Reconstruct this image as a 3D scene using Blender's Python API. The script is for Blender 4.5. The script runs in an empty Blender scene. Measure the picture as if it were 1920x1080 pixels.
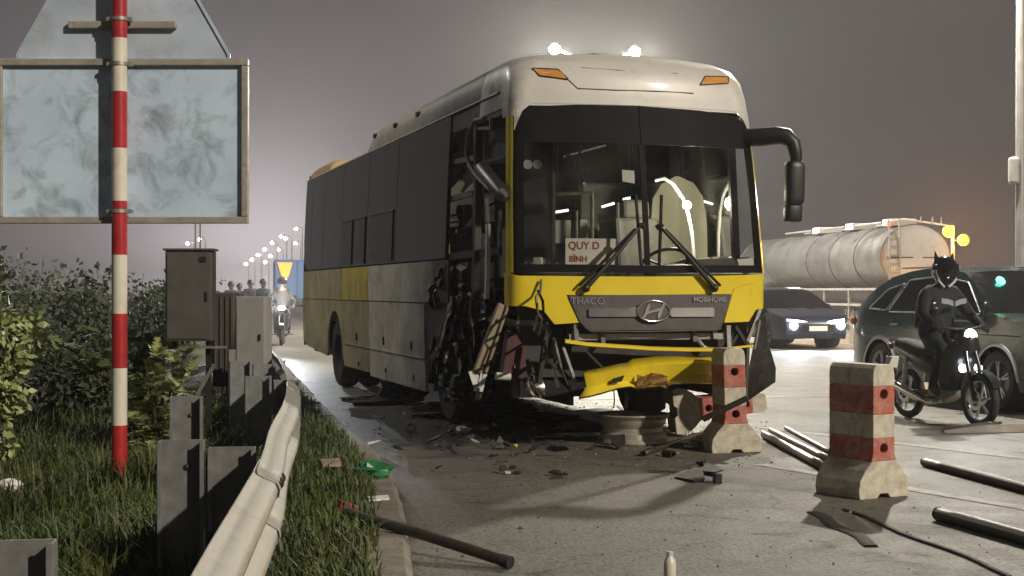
import bpy, bmesh, math, random
from mathutils import Vector, Matrix, geometry
random.seed(7)
R = math.radians
PI = math.pi
scene = bpy.context.scene
COL = scene.collection

# ------------------------------------------------------------------ camera
FPX, HOR, EYE = 2700.0, 545.0, 1.4          # focal length in photo pixels, horizon row, eye height
cam_d = bpy.data.cameras.new('camera')
cam_d.sensor_width = 36.0
cam_d.lens = FPX / 1920.0 * 36.0
cam_d.shift_y = 5.0 / 1920.0
cam_d.clip_end = 3000
cam = bpy.data.objects.new('camera', cam_d)
COL.objects.link(cam)
cam.location = (0, 0, EYE)
cam.rotation_euler = (R(90), 0, 0)
scene.camera = cam

# ------------------------------------------------------------------ world: hazy night sky with the glow of the town down the road
world = bpy.data.worlds.new('World')
scene.world = world
world.use_nodes = True
wt = world.node_tree
wn, wl = wt.nodes, wt.links
wn.clear()
def wnode(t, **k):
    n = wn.new(t)
    for a, b in k.items(): setattr(n, a, b)
    return n
tc = wnode('ShaderNodeTexCoord')
sep = wnode('ShaderNodeSeparateXYZ'); wl.new(tc.outputs['Generated'], sep.inputs[0])
ramp = wnode('ShaderNodeValToRGB')
cr = ramp.color_ramp
cr.elements[0].position = 0.0; cr.elements[0].color = (0.070, 0.065, 0.068, 1)
cr.elements[1].position = 1.0; cr.elements[1].color = (0.036, 0.034, 0.035, 1)
e = cr.elements.new(0.06); e.color = (0.070, 0.065, 0.067, 1)
e = cr.elements.new(0.20); e.color = (0.050, 0.048, 0.049, 1)
wl.new(sep.outputs['Z'], ramp.inputs[0])
def glow(direction, k, colour):
    d = Vector(direction).normalized()
    dot = wnode('ShaderNodeVectorMath', operation='DOT_PRODUCT'); dot.inputs[1].default_value = d
    wl.new(tc.outputs['Generated'], dot.inputs[0])
    a = wnode('ShaderNodeMath', operation='MULTIPLY_ADD'); a.inputs[1].default_value = k; a.inputs[2].default_value = -k
    wl.new(dot.outputs['Value'], a.inputs[0])
    x = wnode('ShaderNodeMath', operation='EXPONENT'); wl.new(a.outputs[0], x.inputs[0])
    m = wnode('ShaderNodeVectorMath', operation='SCALE'); m.inputs[0].default_value = colour
    wl.new(x.outputs[0], m.inputs['Scale'])
    return m
g1 = glow((-0.17, 1, 0.005), 300, (0.60, 0.55, 0.565))
g2 = glow((-0.22, 1, 0.02), 60, (0.175, 0.150, 0.160))
s1 = wnode('ShaderNodeVectorMath', operation='ADD'); wl.new(g1.outputs[0], s1.inputs[0]); wl.new(g2.outputs[0], s1.inputs[1])
s2 = wnode('ShaderNodeVectorMath', operation='ADD'); wl.new(s1.outputs[0], s2.inputs[0]); wl.new(ramp.outputs[0], s2.inputs[1])
bg = wnode('ShaderNodeBackground'); bg.inputs['Strength'].default_value = 1.0
wl.new(s2.outputs[0], bg.inputs['Color'])
wo = wnode('ShaderNodeOutputWorld'); wl.new(bg.outputs[0], wo.inputs['Surface'])

# ------------------------------------------------------------------ the key: lamp light arriving from behind the photographer's right shoulder
sun_d = bpy.data.lights.new('sun', 'SUN')
sun_d.energy = 3.3
sun_d.angle = R(1.2)
sun_d.color = (1.0, 0.89, 0.74)
sun = bpy.data.objects.new('sun', sun_d)
COL.objects.link(sun)
TO_SUN = Vector((0.74, -0.67, 0.0)).normalized() * math.cos(R(28)) + Vector((0, 0, math.sin(R(28))))
sun.rotation_euler = TO_SUN.to_track_quat('Z', 'Y').to_euler()

scene.view_settings.view_transform = 'Standard'
scene.view_settings.look = 'None'
scene.view_settings.exposure = -0.18
scene.view_settings.gamma = 1.0
scene.cycles.use_denoising = True
scene.cycles.max_bounces = 5
scene.cycles.diffuse_bounces = 2
scene.cycles.glossy_bounces = 3
scene.cycles.transparent_max_bounces = 12
scene.cycles.volume_bounces = 0
scene.cycles.sample_clamp_indirect = 4.0
scene.cycles.caustics_reflective = False
scene.cycles.caustics_refractive = False

# ------------------------------------------------------------------ helpers
def at(px, py, depth):
    return Vector(((px - 960) / FPX * depth, depth, EYE + (HOR - py) / FPX * depth))
def ground(px, py):
    d = FPX * EYE / (py - HOR)
    return Vector(((px - 960) / FPX * d, d, 0))

def link(o, parent=None):
    COL.objects.link(o)
    if parent is not None: o.parent = parent
    return o
def tag(o, label=None, cat=None, group=None, kind=None):
    if label: o['label'] = label
    if cat: o['category'] = cat
    if group: o['group'] = group
    if kind: o['kind'] = kind
    return o
def empty(name, loc=(0, 0, 0), rz=0, label=None, cat=None, group=None, kind=None):
    o = bpy.data.objects.new(name, None)
    o.empty_display_size = 0.2
    o.location = loc
    o.rotation_euler = (0, 0, rz)
    link(o)
    return tag(o, label, cat, group, kind)
def copy_tree(o, parent=None):
    c = o.copy(); COL.objects.link(c)
    if parent is not None: c.parent = parent
    for ch in list(o.children): copy_tree(ch, c)
    return c

class MB:
    def __init__(self): self.v = []; self.f = []
    def add(self, vs, fs):
        n = len(self.v)
        self.v += [tuple(p) for p in vs]
        self.f += [tuple(i + n for i in q) for q in fs]
        return self
    def box(self, c, s, m=None):
        x, y, z = s[0] / 2, s[1] / 2, s[2] / 2
        vs = [Vector((i * x, j * y, k * z)) for k in (-1, 1) for j in (-1, 1) for i in (-1, 1)]
        if m is not None: vs = [m @ p for p in vs]
        c = Vector(c)
        return self.add([p + c for p in vs], [(0, 2, 3, 1), (4, 5, 7, 6), (0, 1, 5, 4), (2, 6, 7, 3), (0, 4, 6, 2), (1, 3, 7, 5)])
    def bar(self, a, b, w, h, up=(0, 0, 1)):
        a, b = Vector(a), Vector(b); d = (b - a)
        L = d.length; d.normalize(); up = Vector(up)
        if abs(d.dot(up)) > 0.98: up = Vector((1, 0, 0)) if abs(d.x) < .9 else Vector((0, 1, 0))
        s = d.cross(up).normalized(); t = s.cross(d).normalized()
        m = Matrix((s, d, t)).transposed()
        return self.box((a + b) / 2, (w, L, h), m)
    def tube(self, pts, r, n=8, cap=True):
        pts = [Vector(p) for p in pts]; k = len(pts)
        rs = r if isinstance(r, (list, tuple)) else [r] * k
        vs = []; fs = []
        prev = None
        for i, p in enumerate(pts):
            d = (pts[min(i + 1, k - 1)] - pts[max(i - 1, 0)]).normalized()
            if prev is None:
                up = Vector((0, 0, 1)) if abs(d.z) < .9 else Vector((1, 0, 0))
                s = d.cross(up).normalized()
            else:
                s = (prev - d * prev.dot(d)).normalized()
            prev = s
            t = d.cross(s)
            for j in range(n):
                a = 2 * PI * j / n
                vs.append(p + (s * math.cos(a) + t * math.sin(a)) * rs[i])
        for i in range(k - 1):
            for j in range(n):
                fs.append((i * n + j, i * n + (j + 1) % n, (i + 1) * n + (j + 1) % n, (i + 1) * n + j))
        if cap:
            fs.append(tuple(range(n - 1, -1, -1))); fs.append(tuple((k - 1) * n + j for j in range(n)))
        return self.add(vs, fs)
    def lathe(self, prof, n=24, m=None, close=False):
        # profile (radius, height) turned about local Z
        vs = []; fs = []; k = len(prof)
        for r, z in prof:
            for j in range(n):
                a = 2 * PI * j / n
                p = Vector((r * math.cos(a), r * math.sin(a), z))
                vs.append(m @ p if m is not None else p)
        rng = range(k) if close else range(k - 1)
        for i in rng:
            q = (i + 1) % k
            for j in range(n):
                fs.append((i * n + j, i * n + (j + 1) % n, q * n + (j + 1) % n, q * n + j))
        return self.add(vs, fs)
    def prism(self, outline, d0, d1, fn=None):
        # outline (a, b) extruded along the third axis; fn maps (a, b, d) to a point
        fn = fn or (lambda a, b, d: (a, d, b))
        n = len(outline)
        vs = [fn(a, b, d0) for a, b in outline] + [fn(a, b, d1) for a, b in outline]
        fs = [tuple(range(n)), tuple(range(2 * n - 1, n - 1, -1))]
        fs += [(i, i + n, (i + 1) % n + n, (i + 1) % n) for i in range(n)]
        return self.add(vs, fs)
    def grid(self, rows, closed=False):
        # rows of equal length joined into a sheet
        n = len(rows[0]); vs = [p for r in rows for p in r]; fs = []
        for i in range(len(rows) - 1):
            for j in range(n if closed else n - 1):
                fs.append((i * n + j, i * n + (j + 1) % n, (i + 1) * n + (j + 1) % n, (i + 1) * n + j))
        return self.add(vs, fs)
    def ball(self, c, r, n=12, k=8, sq=(1, 1, 1)):
        c = Vector(c)
        rows = []
        for i in range(k + 1):
            t = PI * i / k
            rows.append([c + Vector((r * sq[0] * math.sin(t) * math.cos(2 * PI * j / n), r * sq[1] * math.sin(t) * math.sin(2 * PI * j / n), r * sq[2] * math.cos(t))) for j in range(n)])
        return self.grid(rows, True)
    def build(self, name, mat, parent=None, smooth=None, bevel=0, fix=True, label=None, cat=None, group=None, kind=None, loc=None, rz=None):
        me = bpy.data.meshes.new(name)
        me.from_pydata(self.v, [], self.f)
        if fix:
            bm = bmesh.new(); bm.from_mesh(me)
            bmesh.ops.recalc_face_normals(bm, faces=bm.faces)
            bm.to_mesh(me); bm.free()
        me.materials.append(mat)
        if smooth is not None:
            me.shade_smooth()
            if smooth < 180: me.set_sharp_from_angle(angle=R(smooth))
        me.update()
        o = bpy.data.objects.new(name, me)
        link(o, parent)
        if bevel:
            b = o.modifiers.new('bevel', 'BEVEL'); b.width = bevel; b.segments = 2; b.limit_method = 'ANGLE'; b.angle_limit = R(40)
            b.harden_normals = False
        if loc is not None: o.location = loc
        if rz is not None: o.rotation_euler = (0, 0, rz)
        return tag(o, label, cat, group, kind)

def inside(p, poly):
    x, y = p; c = False; n = len(poly); j = n - 1
    for i in range(n):
        xi, yi = poly[i]; xj, yj = poly[j]
        if (yi > y) != (yj > y) and x < (xj - xi) * (y - yi) / (yj - yi) + xi: c = not c
        j = i
    return c
def dense(poly, res):
    out = []
    n = len(poly)
    for i in range(n):
        a, b = Vector(poly[i]), Vector(poly[(i + 1) % n])
        k = max(1, int(math.ceil((b - a).length / res)))
        for j in range(k): out.append(tuple(a.lerp(b, j / k)))
    return out
def rounded(poly, r, seg=4):
    out = []; n = len(poly)
    for i in range(n):
        p0, p, p1 = Vector(poly[i - 1]), Vector(poly[i]), Vector(poly[(i + 1) % n])
        a, b = (p0 - p), (p1 - p)
        k = min(r, a.length * .45, b.length * .45)
        a = p + a.normalized() * k; b = p + b.normalized() * k
        for s in range(seg + 1):
            t = s / seg
            out.append(tuple(a * (1 - t) ** 2 + p * 2 * t * (1 - t) + b * t * t))
    return out
def patch(mb, poly, fn, res=0.1, d=0.0, thick=0.0):
    """fill an outline given in two surface coordinates and lay it on the surface fn(a, b, outward offset)"""
    o = dense(poly, res); n = len(o)
    xs = [p[0] for p in o]; ys = [p[1] for p in o]
    pts = [Vector(p) for p in o]
    edges = [(i, (i + 1) % n) for i in range(n)]
    a = min(xs) + res * .6
    while a < max(xs):
        b = min(ys) + res * .6
        while b < max(ys):
            if inside((a, b), o) and min((Vector((a, b)) - p).length for p in pts[:n]) > res * .45: pts.append(Vector((a, b)))
            b += res
        a += res
    vs, _, fs, _, _, _ = geometry.delaunay_2d_cdt(pts, edges, [], 1, 1e-6)
    fs = [tuple(f) for f in fs]
    top = [fn(p.x, p.y, d) for p in vs]
    if not thick:
        return mb.add(top, fs)
    low = [fn(p.x, p.y, d - thick) for p in vs]
    m = len(vs); cnt = {}
    for f in fs:
        for i in range(len(f)):
            e = (f[i], f[(i + 1) % len(f)]); k = tuple(sorted(e))
            cnt.setdefault(k, []).append(e)
    walls = [(e[0][0], e[0][1], e[0][1] + m, e[0][0] + m) for e in cnt.values() if len(e) == 1]
    return mb.add(top + low, fs + [tuple(i + m for i in reversed(f)) for f in fs] + walls)

def text_mesh(name, s, size, mat, parent, matrix, depth=0.004, label=None, shear=0.0, bold=0.0):
    cu = bpy.data.curves.new(name, 'FONT')
    cu.body = s; cu.size = size; cu.extrude = depth; cu.align_x = 'CENTER'; cu.align_y = 'CENTER'; cu.shear = shear; cu.offset = bold
    t = bpy.data.objects.new(name, cu); COL.objects.link(t)
    dg = bpy.context.evaluated_depsgraph_get()
    me = bpy.data.meshes.new_from_object(t.evaluated_get(dg))
    bpy.data.objects.remove(t)
    me.name = name
    me.materials.clear(); me.materials.append(mat)
    o = bpy.data.objects.new(name, me); link(o, parent)
    o.matrix_local = matrix
    return tag(o, label)

# ------------------------------------------------------------------ materials
def M(name, c, rough=0.6, metal=0.0, var=0.2, scale=6.0, bump=0.0, bscale=30.0, grime=None, gscale=3.0, gamount=0.5, coat=0.0, spec=0.5, emit=None, soot=None, trans=None, detail=6.0):
    m = bpy.data.materials.new(name); m.use_nodes = True
    nt = m.node_tree; N = nt.nodes; L = nt.links
    b = N['Principled BSDF']
    def nd(t, **k):
        n = N.new(t)
        for a, q in k.items(): setattr(n, a, q)
        return n
    tcn = nd('ShaderNodeTexCoord')
    nz = nd('ShaderNodeTexNoise'); nz.inputs['Scale'].default_value = scale; nz.inputs['Detail'].default_value = detail
    L.new(tcn.outputs['Object'], nz.inputs['Vector'])
    mx = nd('ShaderNodeMix', data_type='RGBA')
    c = Vector(c[:3])
    lo = tuple(max(0, q) for q in c * (1 - var)) + (1,); hi = tuple(min(1, q) for q in c * (1 + var)) + (1,)
    mx.inputs[6].default_value = lo; mx.inputs[7].default_value = hi
    sm = nd('ShaderNodeMapRange'); sm.inputs[1].default_value = .3; sm.inputs[2].default_value = .7
    L.new(nz.outputs[0], sm.inputs[0]); L.new(sm.outputs[0], mx.inputs[0])
    out = mx.outputs[2]
    if grime:
        n2 = nd('ShaderNodeTexNoise'); n2.inputs['Scale'].default_value = gscale; n2.inputs['Detail'].default_value = 8; n2.inputs['Roughness'].default_value = .65; n2.inputs['Distortion'].default_value = .6
        L.new(tcn.outputs['Object'], n2.inputs['Vector'])
        r2 = nd('ShaderNodeMapRange'); r2.inputs[1].default_value = 1 - gamount - .12; r2.inputs[2].default_value = 1 - gamount + .2; r2.inputs[4].default_value = .85
        L.new(n2.outputs[0], r2.inputs[0])
        m2 = nd('ShaderNodeMix', data_type='RGBA'); m2.inputs[7].default_value = tuple(grime[:3]) + (1,)
        L.new(out, m2.inputs[6]); L.new(r2.outputs[0], m2.inputs[0]); out = m2.outputs[2]
    if soot:   # scorched and scraped towards the torn front corner: (axis, clean beyond, black before)
        sp = nd('ShaderNodeSeparateXYZ'); L.new(tcn.outputs['Object'], sp.inputs[0])
        n3 = nd('ShaderNodeTexNoise'); n3.inputs['Scale'].default_value = 1.6; n3.inputs['Detail'].default_value = 8; n3.inputs['Roughness'].default_value = .7
        L.new(tcn.outputs['Object'], n3.inputs['Vector'])
        ad = nd('ShaderNodeMath', operation='MULTIPLY_ADD'); ad.inputs[1].default_value = -2.4; L.new(n3.outputs[0], ad.inputs[0]); L.new(sp.outputs[soot[0]], ad.inputs[2])
        r3 = nd('ShaderNodeMapRange'); r3.inputs[1].default_value = soot[1] - 1.2; r3.inputs[2].default_value = soot[2] - 1.2; r3.inputs[3].default_value = 0; r3.inputs[4].default_value = .93
        L.new(ad.outputs[0], r3.inputs[0])
        m3 = nd('ShaderNodeMix', data_type='RGBA'); m3.inputs[7].default_value = (.012, .011, .010, 1)
        L.new(out, m3.inputs[6]); L.new(r3.outputs[0], m3.inputs[0]); out = m3.outputs[2]
    L.new(out, b.inputs['Base Color'])
    rr = nd('ShaderNodeMapRange'); rr.inputs[3].default_value = max(.02, rough - .12); rr.inputs[4].default_value = min(1, rough + .12)
    L.new(nz.outputs[0], rr.inputs[0]); L.new(rr.outputs[0], b.inputs['Roughness'])
    b.inputs['Metallic'].default_value = metal
    b.inputs['Coat Weight'].default_value = coat; b.inputs['Coat Roughness'].default_value = .08
    b.inputs['Specular IOR Level'].default_value = spec
    if bump:
        n4 = nd('ShaderNodeTexNoise'); n4.inputs['Scale'].default_value = bscale; n4.inputs['Detail'].default_value = 5
        L.new(tcn.outputs['Object'], n4.inputs['Vector'])
        bp = nd('ShaderNodeBump'); bp.inputs['Strength'].default_value = bump; bp.inputs['Distance'].default_value = .02
        L.new(n4.outputs[0], bp.inputs['Height']); L.new(bp.outputs[0], b.inputs['Normal'])
    if emit:
        b.inputs['Emission Color'].default_value = tuple(emit[0]) + (1,); b.inputs['Emission Strength'].default_value = emit[1]
    return m
def glass(name, tint=(.5, .5, .5), refl=1.0, rough=0.03, dirt=0.06):
    m = bpy.data.materials.new(name); m.use_nodes = True
    nt = m.node_tree; N = nt.nodes; L = nt.links
    N.remove(N['Principled BSDF'])
    t = N.new('ShaderNodeBsdfTransparent'); t.inputs[0].default_value = tuple(tint) + (1,)
    g = N.new('ShaderNodeBsdfGlossy'); g.inputs['Roughness'].default_value = rough; g.inputs[0].default_value = (refl, refl, refl, 1)
    fr = N.new('ShaderNodeFresnel'); fr.inputs[0].default_value = 1.5
    mix = N.new('ShaderNodeMixShader'); L.new(fr.outputs[0], mix.inputs[0]); L.new(t.outputs[0], mix.inputs[1]); L.new(g.outputs[0], mix.inputs[2])
    df = N.new('ShaderNodeBsdfDiffuse'); df.inputs[0].default_value = (.45, .43, .38, 1)
    tcn = N.new('ShaderNodeTexCoord'); nz = N.new('ShaderNodeTexNoise'); nz.inputs['Scale'].default_value = 3.5; nz.inputs['Detail'].default_value = 6
    L.new(tcn.outputs['Object'], nz.inputs[0])
    mr = N.new('ShaderNodeMapRange'); mr.inputs[1].default_value = .35; mr.inputs[2].default_value = .8; mr.inputs[4].default_value = dirt
    L.new(nz.outputs[0], mr.inputs[0])
    mix2 = N.new('ShaderNodeMixShader'); L.new(mr.outputs[0], mix2.inputs[0]); L.new(mix.outputs[0], mix2.inputs[1]); L.new(df.outputs[0], mix2.inputs[2])
    L.new(mix2.outputs[0], N['Material Output'].inputs[0])
    return m
def lamp_mat(name, colour, strength):
    m = bpy.data.materials.new(name); m.use_nodes = True
    N = m.node_tree.nodes; b = N['Principled BSDF']
    b.inputs['Base Color'].default_value = tuple(q * .6 for q in colour) + (1,)
    b.inputs['Emission Color'].default_value = tuple(colour) + (1,); b.inputs['Emission Strength'].default_value = strength
    return m
def lamp_light(name, parent, loc, colour, watts, radius=.08, spot=None, aim=None):
    d = bpy.data.lights.new(name, 'SPOT' if spot else 'POINT')
    d.energy = watts; d.color = colour; d.shadow_soft_size = radius
    o = bpy.data.objects.new(name, d); link(o, parent); o.location = loc
    if spot:
        d.spot_size = R(spot); d.spot_blend = .6
        o.rotation_euler = Vector(aim).to_track_quat('-Z', 'Y').to_euler()
    return o

MT = dict(
    black_plastic=M('black plastic', (.018, .018, .018), .45, var=.3),
    rubber=M('rubber', (.020, .019, .018), .8, var=.3, bump=.3, bscale=60, grime=(.09, .08, .065), gamount=.42, gscale=9),
    dark_steel=M('dark steel', (.035, .033, .031), .5, .5, var=.4, grime=(.07, .05, .035), gscale=6, gamount=.42),
    torn_steel=M('torn blackened sheet steel', (.05, .048, .045), .42, .6, var=.6, scale=9, grime=(.012, .011, .01), gscale=5, gamount=.55, bump=.4, bscale=14),
    grey_steel=M('grey painted steel', (.20, .19, .17), .5, .3, var=.3, grime=(.05, .045, .04), gscale=7, gamount=.42),
    galv=M('galvanised steel', (.36, .355, .34), .48, .55, var=.18, scale=22, grime=(.17, .155, .13), gscale=5, gamount=.4),
    rail=M('weathered galvanised rail', (.37, .36, .325), .6, .2, var=.14, scale=10, grime=(.27, .22, .15), gscale=4, gamount=.36, bump=.12, bscale=40),
    post=M('galvanised post', (.20, .205, .20), .55, .3, var=.2, scale=14, grime=(.09, .085, .07), gscale=6, gamount=.4),
    chrome=M('chrome', (.75, .74, .72), .12, 1.0, var=.05),
    yellow=M('yellow coach paint', (.78, .60, .025), .36, var=.06, scale=3, coat=.35, grime=(.34, .25, .05), gscale=5, gamount=.30),
    yellow_dull=M('dull yellow side paint', (.60, .48, .08), .5, var=.12, scale=2, grime=(.14, .11, .05), gscale=2.5, gamount=.42, soot=(1, 3.8, 2.3)),
    ochre=M('ochre side paint', (.46, .40, .20), .55, var=.2, scale=2, grime=(.15, .13, .095), gscale=1.7, gamount=.50, soot=(1, 3.8, 2.3)),
    side_grey=M('pale grey side paint', (.66, .63, .56), .5, var=.1, scale=2.4, grime=(.20, .175, .13), gscale=2.2, gamount=.44, soot=(1, 4.7, 2.7)),
    white_cap=M('white roof paint', (.60, .575, .535), .4, var=.05, scale=2, grime=(.42, .39, .33), gscale=3, gamount=.36, coat=.2, soot=(0, .22, -.30)),
    roof=M('roof paint', (.40, .375, .32), .55, var=.12, grime=(.20, .17, .12), gscale=3, gamount=.42, soot=(1, 4.3, 2.4)),
    roof_hump=M('tan roof unit', (.34, .22, .10), .6, var=.15, grime=(.18, .12, .06), gscale=3, gamount=.4),
    tint=M('tinted side glass', (.014, .013, .012), .14, var=.25, scale=1.5, spec=.5, grime=(.022, .021, .019), gscale=.8, gamount=.5),
    tint_pale=M('pale sliding glass', (.050, .048, .043), .3, var=.3, scale=1.5, spec=.3),  # lower panes coloured paler than the glass around them
    frit=M('black ceramic band', (.008, .008, .009), .5, var=.2, spec=.05),
    grille=M('grille plate', (.085, .072, .075), .5, var=.12, scale=12, grime=(.05, .042, .04), gscale=9, gamount=.4),
    amber=M('amber lens', (.62, .27, .05), .3, var=.1, coat=.4),
    cabin=M('dark cabin trim', (.030, .029, .027), .7, var=.3),
    cabin_grey=M('grey cabin trim', (.14, .135, .12), .65, var=.3, grime=(.05, .05, .045), gamount=.45),
    glow_panel=M('pale cabin glow panel', (.50, .48, .36), .8, var=.15, scale=3),
    sheet=M('pale bunk cloth', (.55, .55, .50), .85, var=.15, scale=14),
    white=M('white paint', (.72, .71, .68), .5, var=.06),
    paper=M('white card', (.82, .80, .78), .7, var=.03),
    red_ink=M('dark red print', (.34, .07, .06), .7, var=.15),
    red_paint=M('red band paint', (.42, .025, .03), .35, var=.12, scale=10, grime=(.20, .02, .02), gscale=9, gamount=.38, coat=.2),
    cream_paint=M('cream white band paint', (.70, .66, .55), .4, var=.06, scale=10, grime=(.45, .41, .32), gscale=7, gamount=.36, coat=.15),
    concrete_white=M('chipped white painted concrete', (.62, .57, .46), .8, var=.14, scale=16, bump=.25, bscale=50, grime=(.20, .165, .12), gscale=6, gamount=.43),
    concrete_red=M('faded red painted concrete', (.46, .13, .10), .8, var=.25, scale=18, bump=.25, bscale=50, grime=(.52, .38, .29), gscale=9, gamount=.44),
    hole=M('dark hole', (.008, .008, .008), .9, var=.1),
    pipe=M('dark steel pipe', (.055, .048, .040), .45, .4, var=.3, scale=12, grime=(.10, .06, .035), gscale=9, gamount=.4),
    pale_pipe=M('worn bright pipe', (.26, .24, .21), .38, .6, var=.3, scale=12, grime=(.08, .06, .045), gscale=9, gamount=.42),
    rim=M('bare wheel rim steel', (.56, .51, .44), .38, .55, var=.14, scale=7, grime=(.26, .21, .16), gscale=6, gamount=.38),
    sign_back=M('sign back sheet', (.62, .77, .96), .28, .1, var=.10, scale=2.2, grime=(.075, .075, .075), gscale=5.0, gamount=.405, bump=.10, bscale=4),
    sign_back_clean=M('triangle sign back sheet', (.54, .63, .74), .28, .1, var=.2, scale=2.5, grime=(.30, .30, .28), gscale=3, gamount=.38, bump=.06, bscale=4),
    sign_frame=M('sign frame', (.40, .37, .32), .55, .2, var=.16, scale=8, grime=(.16, .14, .11), gscale=8, gamount=.4),
    cabinet=M('dark grey cabinet paint', (.070, .063, .055), .6, var=.14, scale=7, grime=(.04, .036, .03), gscale=5, gamount=.4),
    cabinet_pale=M('pale grey cabinet paint', (.33, .32, .30), .55, var=.08, scale=5, grime=(.22, .21, .19), gscale=4, gamount=.4),
    skin=M('skin', (.38, .24, .17), .6, var=.1),
    skin_silhouette=M('skin darkened as silhouette', (.05, .035, .03), .7, var=.1),  # skin darkened in colour so far figures read as silhouettes
    hair=M('hair', (.012, .010, .009), .6, var=.2),
    cloth_black=M('black cloth', (.014, .014, .016), .85, var=.3, scale=20, bump=.3, bscale=18),
    cloth_navy=M('navy cloth', (.020, .024, .040), .85, var=.3, scale=20, bump=.3, bscale=18),
    cloth_grey=M('grey cloth', (.06, .058, .055), .85, var=.3, scale=20, bump=.3, bscale=18),
    cloth_brown=M('brown cloth', (.055, .040, .030), .85, var=.3, scale=20, bump=.3, bscale=18),
    reflective=M('grey reflective tape', (.24, .24, .24), .45, var=.1),
    wind=glass('windscreen glass', (.74, .75, .72), .9, .02, .06),
    car_glass=glass('dark car glass', (.16, .18, .18), .9, .03, .03),
    clear=glass('clear lens', (.9, .9, .9), .9, .05, .0),
)
# ================================================================== the setting
def road_material():
    m = bpy.data.materials.new('worn asphalt'); m.use_nodes = True
    nt = m.node_tree; N = nt.nodes; L = nt.links; b = N['Principled BSDF']
    tcn = N.new('ShaderNodeTexCoord')
    def noise(s, d=6, r=.55, dist=0):
        n = N.new('ShaderNodeTexNoise'); n.inputs['Scale'].default_value = s; n.inputs['Detail'].default_value = d; n.inputs['Roughness'].default_value = r; n.inputs['Distortion'].default_value = dist
        L.new(tcn.outputs['Object'], n.inputs['Vector']); return n
    def mix(a, bcol, fac, lo=None, hi=None):
        x = N.new('ShaderNodeMix'); x.data_type = 'RGBA'
        if isinstance(a, tuple): x.inputs[6].default_value = a + (1,)
        else: L.new(a, x.inputs[6])
        x.inputs[7].default_value = bcol + (1,)
        if lo is not None:
            mr = N.new('ShaderNodeMapRange'); mr.inputs[1].default_value = lo; mr.inputs[2].default_value = hi
            L.new(fac, mr.inputs[0]); fac = mr.outputs[0]
        L.new(fac, x.inputs[0]); return x.outputs[2]
    fine = noise(34, 4, .6); big = noise(.45, 6, .6, .5); mid = noise(2.2, 7, .62, .4)
    c = mix((.125, .116, .098), (.188, .174, .148), big.outputs[0], .38, .62)
    c = mix(c, (.066, .061, .053), mid.outputs[0], .56, .74)
    c = mix(c, (.27, .255, .22), fine.outputs[0], .62, .80)
    vor = N.new('ShaderNodeTexVoronoi'); vor.inputs['Scale'].default_value = 46; L.new(tcn.outputs['Object'], vor.inputs['Vector'])
    c = mix(c, (.080, .073, .062), vor.outputs['Distance'], .48, .75)
    # oily drip streaks and rubber
    mp = N.new('ShaderNodeMapping'); mp.inputs['Rotation'].default_value = (0, 0, R(12)); mp.inputs['Scale'].default_value = (2.4, .22, 1)
    L.new(tcn.outputs['Object'], mp.inputs[0]); st = N.new('ShaderNodeTexNoise'); st.inputs['Scale'].default_value = 1.1; st.inputs['Detail'].default_value = 5; L.new(mp.outputs[0], st.inputs['Vector'])
    c = mix(c, (.105, .096, .082), st.outputs[0], .58, .80)
    # cracks and sealed joints
    wob = noise(1.3, 4, .6); va = N.new('ShaderNodeVectorMath'); va.operation = 'MULTIPLY_ADD'; va.inputs[1].default_value = (.7, .7, .7)
    L.new(wob.outputs['Color'], va.inputs[0]); L.new(tcn.outputs['Object'], va.inputs[2])
    for sc, wd, cc in ((.42, .010, (.030, .028, .025)), (1.35, .010, (.060, .055, .048))):
        vc = N.new('ShaderNodeTexVoronoi'); vc.feature = 'DISTANCE_TO_EDGE'; vc.inputs['Scale'].default_value = sc; L.new(va.outputs[0], vc.inputs['Vector'])
        ml = N.new('ShaderNodeMapRange'); ml.inputs[1].default_value = wd; ml.inputs[2].default_value = wd * .3; L.new(vc.outputs['Distance'], ml.inputs[0])
        gate = N.new('ShaderNodeMath'); gate.operation = 'MULTIPLY'; gm = N.new('ShaderNodeMapRange'); gm.inputs[1].default_value = .46; gm.inputs[2].default_value = .60
        L.new(mid.outputs[0], gm.inputs[0]); L.new(gm.outputs[0], gate.inputs[0]); L.new(ml.outputs[0], gate.inputs[1])
        c = mix(c, cc, gate.outputs[0])
    patchn = noise(.9, 3, .5, 1.2)
    c = mix(c, (.062, .058, .052), patchn.outputs[0], .64, .70)
    # oil and soot soaked into the road below the torn corner
    of = N.new('ShaderNodeVectorMath'); of.operation = 'SUBTRACT'; of.inputs[1].default_value = (-.75, 15.2, 0); L.new(tcn.outputs['Object'], of.inputs[0])
    scl = N.new('ShaderNodeVectorMath'); scl.operation = 'MULTIPLY'; scl.inputs[1].default_value = (.46, .30, 0); L.new(of.outputs[0], scl.inputs[0])
    ln = N.new('ShaderNodeVectorMath'); ln.operation = 'LENGTH'; L.new(scl.outputs[0], ln.inputs[0])
    on = noise(1.6, 7, .65, .8); oa = N.new('ShaderNodeMath'); oa.operation = 'MULTIPLY_ADD'; oa.inputs[1].default_value = 1.3; L.new(on.outputs[0], oa.inputs[0]); L.new(ln.outputs['Value'], oa.inputs[2])
    om = N.new('ShaderNodeMapRange'); om.inputs[1].default_value = 1.62; om.inputs[2].default_value = 1.25; om.inputs[4].default_value = .94; L.new(oa.outputs[0], om.inputs[0])
    c = mix(c, (.016, .015, .013), om.outputs[0])
    L.new(c, b.inputs['Base Color'])
    rr = N.new('ShaderNodeMapRange'); rr.inputs[3].default_value = .48; rr.inputs[4].default_value = .85; L.new(mid.outputs[0], rr.inputs[0]); L.new(rr.outputs[0], b.inputs['Roughness'])
    bp = N.new('ShaderNodeBump'); bp.inputs['Strength'].default_value = .45; bp.inputs['Distance'].default_value = .012
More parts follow.
